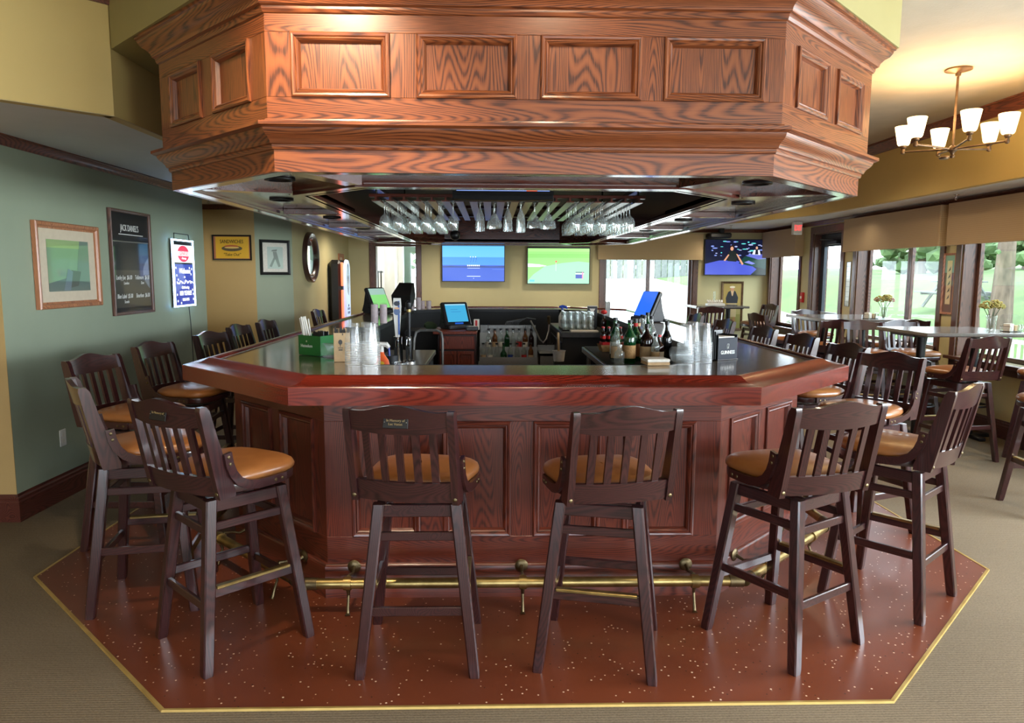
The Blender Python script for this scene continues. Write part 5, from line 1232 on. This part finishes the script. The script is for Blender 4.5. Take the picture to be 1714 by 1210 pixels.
# point-of-sale terminals
def pos(label, loc, rz, scr, body='grayp', s=1.0):
    t = thing('pos_terminal', label, 'terminal', loc, rz, 'point of sale terminals')
    t.scale = (s, s, s)
    B(-.15, .15, -.02, .22, 0, .05, bev=.012).build('foot', body, t)
    mt = Matrix.Translation((0, .02, .04)) @ Matrix.Rotation(R(-24), 4, 'X')
    B(-.175, .175, 0, .05, 0, .30, bev=.014, mtx=mt).build('screen_housing', 'black', t)
    mb = MB(); a = [(-.16, .05, .03), (-.16, .22, .03), (-.16, .19, .12), (-.16, .16, .29)]
    mb.grid([[(sx*.16, y, z) for (_, y, z) in a] for sx in (-1, 1)], closed_v=True, cap=True); mb.build('rear_body', body, t)
    for k in range(4): B(-.163, -.158, .1+.01*k, .13+.01*k, .07+k*.045, .085+k*.045, bev=.002).build('vent_slot', 'blackm', t)
    p = picture('screen', [(c, [(x, z) for x, z in q]) for c, q in scr], 'screen', t, (0, .02, .04), rot=(R(-24), 0, 0))
    p.location = mt @ Vector((0, -.0015, 0)); return t
blue_scr = [((60, 150, 190), rect(-.135, .135, .05, .27)), ((140, 190, 210), rect(-.135, .135, .255, .27)), ((50, 120, 170), rect(-.07, .06, .17, .176)), ((50, 120, 170), rect(-.07, .02, .2, .206)), ((30, 80, 170), rect(-.05, .06, .02, .04))]
pos('black terminal with bright blue screen on the cherry cabinet', (-.36, 8.38, .925), R(32), blue_scr)
grn = [((140, 170, 160), rect(-.15, .15, .03, .28)), ((120, 190, 110), rect(-.15, .15, .03, .2))]
pos('black terminal with green screen at the left end of the bar', (-1.27, 8.7, BT), R(62), grn, body='black')
pos('grey terminal seen from behind with blue screen on the right of the bar', (1.50, 7.35, BT), R(-75), [((40, 100, 220), rect(-.16, .16, .02, .29))], s=1.0)
f = thing('monitor_back', 'black curved monitor back in front of the vestibule opening', 'monitor', (-1.12, 9.3, BT), R(150))
MB().grid([[(-.14, 0, .06), (-.14, .05, .06), (.14, .05, .06), (.14, 0, .06)], [(-.15, -.05, .2), (-.15, .06, .2), (.15, .06, .2), (.15, -.05, .2)], [(-.1, -.09, .36), (-.1, -.05, .36), (.1, -.05, .36), (.1, -.09, .36)]], closed_v=True, cap=True).build('shell', 'black', f); B(-.08, .08, -.06, .08, 0, .06, bev=.01).build('stand', 'black', f)
# receipt printer and papers beside main terminal
f = thing('receipt_printer', 'small grey receipt printer with paper slips on the cherry cabinet', 'printer', (-.22, 8.2, .925), R(5))
B(-.07, .07, -.05, .06, 0, .05, bev=.01).build('printer_body', 'grayp', f); B(-.055, .05, -.055, -.02, .05, .053).build('paper_slip', 'paper', f)
f = thing('snack_box', 'red and white box standing on the cherry cabinet', 'box', (-.17, 8.33, .925), R(-5)); B(-.03, .03, -.03, .03, 0, .12, bev=.002).build('carton', 'paper', f); B(-.012, .012, -.031, -.03, .01, .11).build('red_stripe', 'red', f)
f = thing('green_towel', 'crumpled green cloth on top of the dark side cabinet', 'cloth', (-.72, 8.6, .9))
mb = MB().sph((0, 0, .05), .08, 2, (1, .8, .6))
for v in mb.bm.verts: v.co += Vector((math.sin(v.co.z*60), math.cos(v.co.x*50), math.sin(v.co.y*55)))*.008
M['dgreen'] = pm('dark_green_cloth', (58, 78, 50), (44, 62, 40), 20, .9); mb.build('cloth_fold', 'dgreen', f)
for i, (x, y, h) in enumerate(((-1.08, 7.0, .19), (-1.02, 9.75, .16), (-.90, 9.95, .11))):
    f = thing('cup_stack', ['pale paper cup stack beside the towel on the left of the bar', 'taller white cup stack at the far left of the bar', 'short white cup stack at the far left of the bar'][i], 'cup stack', (x, y, BT), 0, 'paper cup stacks')
    nn = int(h/.012)
    for k in range(2):
        o = MB()
        for q in range(nn): o.lathe([(.034, q*.012), (.036, q*.012+.011), (.034, q*.012+.012)], 14, at=((k-.5)*.085, 0, 0))
        o.lathe([(0, h), (.034, h)], 14, at=((k-.5)*.085, 0, 0)); tag(o.build('stacked_cups', 'pinkw', f), kind='stuff')
# ------------------------------------------------------------------ things on the bar top
def cup_tower(label, x, y, h=.21, lean=0, z=BT, group='clear cup stacks on the bar'):
    """column of nested upturned clear cups: one tall bottom cup wall plus many rims"""
    t = thing('cup_tower', label, 'cup stack', (x, y, z), 0, group)
    n = 13; mb = MB(); step = (h-.10)/n
    for q in range(n):
        zz = q*step; mb.lathe([(.047, zz), (.047, zz+.004), (.0445, zz+.0045)], 18)
    tag(mb.build('cup_rims', 'rim', t), kind='stuff')
    MB().lathe([(.0455, 0), (.0445, n*step), (.032, h), (0, h)], 18).build('top_cup', 'plastic_clear', t)
    return t
cup_tower('clear plastic cup tower touching the kraft box on the left', -.722, 3.80, .215); cup_tower('middle clear plastic cup tower on the left of the bar', -.66, 3.87, .215); cup_tower('rightmost clear plastic cup tower on the left of the bar', -.625, 3.77, .215)
cup_tower('clear cup tower behind the stacked lids on the right', 1.055, 3.88, .205); cup_tower('middle clear cup tower beside the black napkin caddy', 1.115, 3.97, .215); cup_tower('clear cup tower nearest the black napkin caddy', 1.155, 3.885, .215)
def lids(label, x, y, n, rz, mat='plastic_clear'):
    t = thing('lid_stack', label, 'lids', (x, y, BT), rz, 'clear lid stacks'); mb = MB()
    for k in range(n): mb.lathe([(.046, 0), (.048, .004), (.04, .007), (.03, .006)], 18, mtx=Matrix.Translation((k*.0075, 0, .048)) @ Matrix.Rotation(R(80), 4, 'Y'))
    tag(mb.build('stacked_lids', mat, t), kind='stuff'); return t
lids('row of clear lids on edge in front of the kraft box', -.915, 3.96, 9, R(-10)); lids('row of clear lids on edge beside the napkins on the right', .965, 3.79, 12, R(10))
# kraft box of coffee stirrers
f = thing('kraft_box', 'kraft straw box with black tree print on the bar', 'box', (-.81, 3.93, BT), R(12))
for b in ((-.043, .043, -.033, -.031, 0, .155), (-.043, .043, .031, .033, 0, .175), (-.043, -.041, -.033, .033, 0, .16), (.041, .043, -.033, .033, 0, .16)): B(*b).build('box_side', 'kraft', f)
picture('box_print', [((40, 36, 32), disc(-.008, .105, .011, .014, 14)), ((40, 36, 32), rect(-.010, -.006, .08, .1)), ((60, 54, 48), rect(-.02, .005, .072, .076)), ((40, 36, 32), rect(-.018, .003, .06, .066)), ((50, 40, 32), rect(.002, .007, .142, .152))], 'print', f, (0, -.0335, 0))
rg = random.Random(8)
for k in range(16):
    x, y = rg.uniform(-.034, .034), rg.uniform(-.024, .024); MB().tube([(x, y, .01), (x*1.2, y*1.2, .17+rg.uniform(0, .02))], .003, 5).build('black_straw', 'black', f)
# green beer caddy with straws and picks
f = thing('green_caddy', 'green beer-branded bar caddy holding white straws', 'caddy', (-1.02, 4.24, BT), R(-30))
for b in ((-.085, .085, -.06, -.057, .01, .115), (-.085, .085, .057, .06, .01, .115), (-.085, -.082, -.06, .06, .01, .115), (.082, .085, -.06, .06, .01, .115), (-.02, -.017, -.06, .06, .01, .105)): B(*b, bev=.001).build('caddy_wall', 'green', f)
B(-.085, .085, -.06, .06, 0, .012, bev=.002).build('caddy_floor', 'green', f)
text('Heineken', 'ink_w', .026, f, (-.02, -.0615, .055), sx=.9); picture('caddy_star', [((200, 190, 170), disc(-.02, .082, .006, .006, 5))], 'print', f, (0, -.0612, 0))
text('Heineken', 'ink_w', .022, f, (-.0865, 0, .05), rot=(R(90), 0, R(-90)))
for k in range(12):
    x, y = rg.uniform(-.07, -.03), rg.uniform(-.04, .04); MB().tube([(x, y, .015), (x-.05+rg.uniform(-.012, .012), y+.01, .2+rg.uniform(0, .02))], .0042, 6).build('white_straw', 'paper', f)
for k in range(26):
    x, y = -.005+(k % 13)*.0065, -.02+.04*(k//13); MB().tube([(x, y, .015), (x, y, .135+rg.uniform(0, .006))], .0028, 5).build('black_pick', 'black', f)
# napkin stacks
f = thing('napkin_stack', 'two low stacks of tan napkins on the bar beside the lids', 'napkins', (.875, 3.81, BT), R(6))
for k in range(2):
    o = MB()
    for q in range(7): o.box(-.06+rg.uniform(-.003, .003), .06+rg.uniform(-.003, .003), -.06, .06, q*.0022+k*.017, q*.0022+k*.017+.0017)
    tag(o.build('napkins', 'napkin' if k == 0 else 'paper', f), kind='stuff')
# Guinness caddy
f = thing('napkin_caddy', 'black stout-branded napkin caddy on the right of the bar', 'caddy', (1.30, 4.06, BT), R(28))
M['gdark'] = pm('dark_glossy_panel', (30, 34, 44), (24, 28, 38), 4, .5, spec=.15)
for b, m in (((-.075, .075, -.06, -.056, .004, .125), 'gdark'), ((-.075, .075, .056, .06, .004, .16), 'black'), ((-.075, -.071, -.06, .06, .004, .14), 'black'), ((.071, .075, -.06, .06, .004, .14), 'black'), ((-.08, .08, -.065, .065, 0, .004), 'black')): B(*b, bev=.001).build('caddy_wall', m, f)
B(-.06, .06, -.05, .04, .01, .13).build('napkin_pack', 'paper', f); text('GUINNESS', 'ink_w', .028, f, (0, -.0615, .042), sx=.82)
MB().tube([(-.006, -.0612, .085), (-.004, -.0612, .065), (.004, -.0612, .065), (.008, -.0612, .09), (-.006, -.0612, .088)], .0014, 4).build('harp_mark', 'ink_w', f)
for k in range(4): B(-.085-.014*k, -.082-.014*k, -.05, .05, .005, .16+.01*k, bev=.001).build('menu_card', 'black', f)
# ------------------------------------------------------------------ bottles on the right drainboard
ZD = .952
bl = [('green whiskey bottle with cream label at the drainboard edge', .875, 5.0, 'bclear', 'black', 'kraft', .27, .040), ('large green whiskey bottle with yellow label and black cap', .955, 4.95, 'bgreen', 'black', 'wicker', .30, .042),
      ('green whiskey bottle with orange neck foil', 1.02, 5.08, 'bgreen', 'black', 'vinyl', .30, .040), ('slim green bottle behind the cream label bottle', .90, 5.22, 'bgreen', 'black', 'paper', .30, .036),
      ('round dark brown liqueur bottle', 1.085, 5.0, 'bbrown', 'black', 'kraft', .27, .046), ('short brown bottle with tan neck label', 1.07, 5.22, 'bbrown', 'black', 'kraft', .29, .038), ('clear vodka bottle with black cap at the back', 1.14, 5.35, 'bclear', 'black', 'paper', .31, .036),
      ('pale clear bottle behind the red-capped one', 1.21, 5.42, 'bclear', 'black', None, .30, .036), ('short bottle of dark red liqueur with red cap', 1.155, 4.93, 'bbrown', 'red', 'paper', .20, .034), ('small clear bottle with label beside the red liqueur', 1.12, 4.88, 'bclear', 'black', 'kraft', .21, .028),
      ('slim black bottle with orange stripe next to the cup towers', 1.225, 5.0, 'bblack', 'black', None, .29, .034), ('clear bottle with grey cap next to the cup towers', 1.26, 5.2, 'bclear', 'grayp', None, .29, .038), ('clear square bottle with white label at the back of the drainboard', 1.18, 5.62, 'bclear', 'black', 'paper', .30, .038),
      ('green tall bottle at the back right of the drainboard', 1.25, 5.75, 'bgreen', 'black', 'paper', .31, .035), ('squat clear jar at the front of the bottles', .865, 4.83, 'bclear', 'whitep', None, .14, .034)]
for lb, x, y, g, c, l, h, r in bl: bottle(lb, (x, y, ZD), g, c, l, h=h, r=r, foil='red' if 'orange neck' in lb else ('kraft' if 'tan neck' in lb else None))
# basket of cola bottles
f = thing('bottle_basket', 'wicker basket holding small cola bottles on the drainboard', 'basket', (.965, 5.75, ZD), R(4))
MB().grid([[(-.085, -.06, 0), (.085, -.06, 0), (.085, .06, 0), (-.085, .06, 0)], [(-.105, -.075, .055), (.105, -.075, .055), (.105, .075, .055), (-.105, .075, .055)]], closed_v=True, cap=False).box(-.085, .085, -.06, .06, 0, .004).build('basket_wall', 'wicker', f)
B(-.09, .09, -.055, .055, .05, .075, bev=.004).build('red_carton', 'red', f)
for k in range(8):
    x, y = .965-.07+(k % 4)*.046, 5.73+(k//4)*.046
    t = thing('cola_bottle', 'small cola bottle with red label standing in the wicker basket', 'bottle', (x, y, ZD+.075), 0, 'cola bottles in the wicker basket')
    bottle_mesh('bottle_glass', 'bbrown', .12, .018, .007, .5, t, 10); MB().lathe([(.0186, .025), (.0186, .05)], 10).build('red_label', 'red', t); MB().lathe([(.009, .11), (.009, .12), (0, .12)], 8).build('cap', 'red', t)
# glassware on the cooler
f = thing('serving_tray', 'dark tray of beer glasses on the cooler top', 'tray', (1.0, 8.42, .92)); B(-.19, .19, -.17, .17, 0, .012, bev=.004).build('tray_base', 'blackm', f)
for s in (-1, 1): B(s*.19-.006, s*.19+.006, -.17, .17, .012, .03).build('tray_rim', 'blackm', f)
pg = None; n = 0
for lev in range(2):
    for i in range(5):
        for j in range(4 if lev == 0 else 3):
            if pg is None: pg = MB().lathe([(0, .004), (.026, .004), (.027, 0), (.032, .1), (.0335, .1), (.0325, .06)], 14).build('beer_glass', 'glass'); o = pg
            else: o = pg.copy(); col.objects.link(o)
            o.location = (1.0-.15+i*.075, 8.42-.13+j*.08, .933+lev*.101); tag(o, ['clear beer glass in the lower layer on the dark tray', 'clear beer glass in the upper layer on the dark tray'][lev], 'glass', ['beer glasses, lower tray layer', 'beer glasses, upper tray layer'][lev])
f = thing('spray_bottle', 'clear spray bottle with blue trigger on the cooler', 'spray bottle', (.87, 8.85, .92), R(20))
MB().lathe([(0, 0), (.042, 0), (.045, .01), (.045, .13), (.03, .17), (.015, .19), (.015, .21)], 18).build('bottle_body', 'whitep', f)
MB().tube([(-.04, 0, .25), (0, 0, .255), (.05, 0, .245), (.065, 0, .225)], [.012, .018, .016, .008], 8).build('trigger_head', 'blue', f); MB().tube([(0, 0, .2), (0, 0, .25)], .014, 8).build('neck', 'blue', f)
f = thing('folded_napkins', 'stack of white folded napkins on the cooler front edge', 'napkins', (1.06, 8.12, .92)); B(-.17, .14, -.07, .07, 0, .018, bev=.004).build('napkin_pile', 'paper', f)
f = thing('menu_holder', 'black holder with white triangle card behind the glasses', 'menu holder', (1.22, 8.72, .92), R(-6))
B(-.06, .06, -.02, .02, 0, .27, bev=.004).build('holder', 'black', f); picture('card', [((30, 30, 34), rect(-.055, .055, .14, .26)), ((200, 196, 190), [(-.035, .235), (.035, .235), (0, .17)]), ((210, 206, 200), rect(-.06, .06, .262, .27))], 'print', f, (0, -.0215, 0))
f = thing('straw_box', 'grey bundle of long straws beside the menu holder', 'straws', (1.38, 8.6, .92))
B(-.04, .04, -.03, .03, 0, .16, bev=.003).build('straw_tub', 'green', f)
for k in range(14):
    x, y = rg.uniform(-.03, .03), rg.uniform(-.02, .02); MB().tube([(x, y, .01), (x*1.1, y, .31+rg.uniform(0, .02))], .004, 5).build('straw', 'alu', f)
f = thing('red_pour_bottle', 'dark bottle with red mixing lid beside the glasses', 'bottle', (1.265, 8.1, .92)); bottle_mesh('bottle_glass', 'bbrown', .2, .03, .012, .6, f); MB().sph((0, 0, .225), .038, 2, (1, 1, .7)).build('red_lid', 'red', f)
f = thing('white_bucket', 'small white bucket with wooden spoon on the floor inside the bar', 'bucket', (.66, 7.0, .0))
MB().lathe([(0, .72), (.05, .72), (.062, .82), (.066, .82), (.066, .825), (.06, .825)], 18).build('bucket', 'whitep', f); B(-.05, .05, -.05, .05, 0, .72).build('bucket_stand', 'blackflat', f)
MB().tube([(.0, 0, .73), (-.01, 0, 1.0)], .012, 6).build('spoon_handle', 'kraft', f)
# ------------------------------------------------------------------ things on the high tables
def flowers(label, loc, seed, col1, col2):
    t = thing('flower_vase', label, 'vase', loc, 0, 'vases of dried hydrangeas'); rg = random.Random(seed)
    MB().lathe([(0, .003), (.04, .003), (.042, 0), (.04, .06), (.046, .13), (.047, .14)], 18).build('glass_vase', 'glass', t)
    for k, (a, b, zz, r, m) in enumerate(((-.055, .0, .235, .056, col1), (.045, .015, .245, .058, col1), (-.005, -.03, .25, .05, col1), (.085, .0, .225, .038, col2), (-.09, .01, .23, .034, col2))):
        MB().tube([(a*.1, b*.1, .01), (a*.4, b*.4, .14), (a, b, zz)], .003, 5).build('stem', 'dgreen', t)
        mb = MB()
        for q in range(46):
            th, ph = rg.random()*6.28, math.acos(rg.uniform(-.7, 1)); d = Vector((math.sin(ph)*math.cos(th), math.sin(ph)*math.sin(th), math.cos(ph)*.85))
            mb.sph(Vector((a, b, zz))+d*r*.85, r*.22, 1, (1, 1, .7))
        tag(mb.build('flower_head', m, t, smooth=False), kind='stuff')
M['hyd'] = pm('dried_hydrangea', (186, 160, 96), (148, 150, 84), 40, .9); M['hydp'] = pm('pink_hydrangea', (206, 160, 160), (180, 130, 140), 40, .9)
flowers('glass vase of gold and pink dried flowers on the middle high table', (4.72, 8.58, 1.05), 1, 'hyd', 'hydp'); flowers('glass vase of gold dried flowers on the nearest high table', (4.78, 6.78, 1.05), 2, 'hyd', 'hyd')
def condiments(label, loc):
    t = thing('condiment_caddy', label, 'caddy', loc, R(20), 'table condiment caddies')
    B(-.075, .075, -.05, .05, 0, .006, bev=.002).build('caddy_floor', 'blackm', t)
    for s in (-1, 1): MB().tube([(s*.075, -.05, .003), (s*.075, -.05, .05), (s*.075, .05, .05), (s*.075, .05, .003)], .003, 5).build('wire_side', 'chrome', t)
    MB().tube([(0, 0, .006), (0, 0, .16)], .003, 5).build('handle', 'chrome', t)
    B(-.06, -.005, -.03, .035, .006, .075, bev=.002).build('sugar_packets', 'paper', t); B(.01, .06, -.03, .035, .006, .06, bev=.002).build('jelly_packets', 'kraft', t)
    for k in range(2): MB().lathe([(0, .006), (.015, .006), (.016, .05), (.012, .06), (.012, .07), (0, .072)], 10, at=(.02+k*.035, -.06, 0)).build('shaker', 'bclear', t)
condiments('small wire condiment caddy left of the flowers on the middle table', (4.58, 8.62, 1.05)); condiments('small wire condiment caddy right of the flowers on the nearest table', (4.86, 6.62, 1.05))
f = thing('silverware_holder', 'white napkin rolls round a tall chrome handle on the far table', 'caddy', (3.78, 12.2, 1.05))
B(-.13, .16, -.08, .08, 0, .04, bev=.006).build('tray', 'whitep', f); MB().tube([(-.012, 0, .04), (-.012, 0, .24), (.012, 0, .24), (.012, 0, .04)], .005, 6).build('tall_handle', 'chrome', f)
for k in range(7): MB().tube([(-.11+k*.036, -.06, .055), (-.10+k*.04, .05, .085)], .017, 8).build('napkin_roll', 'paper', f)
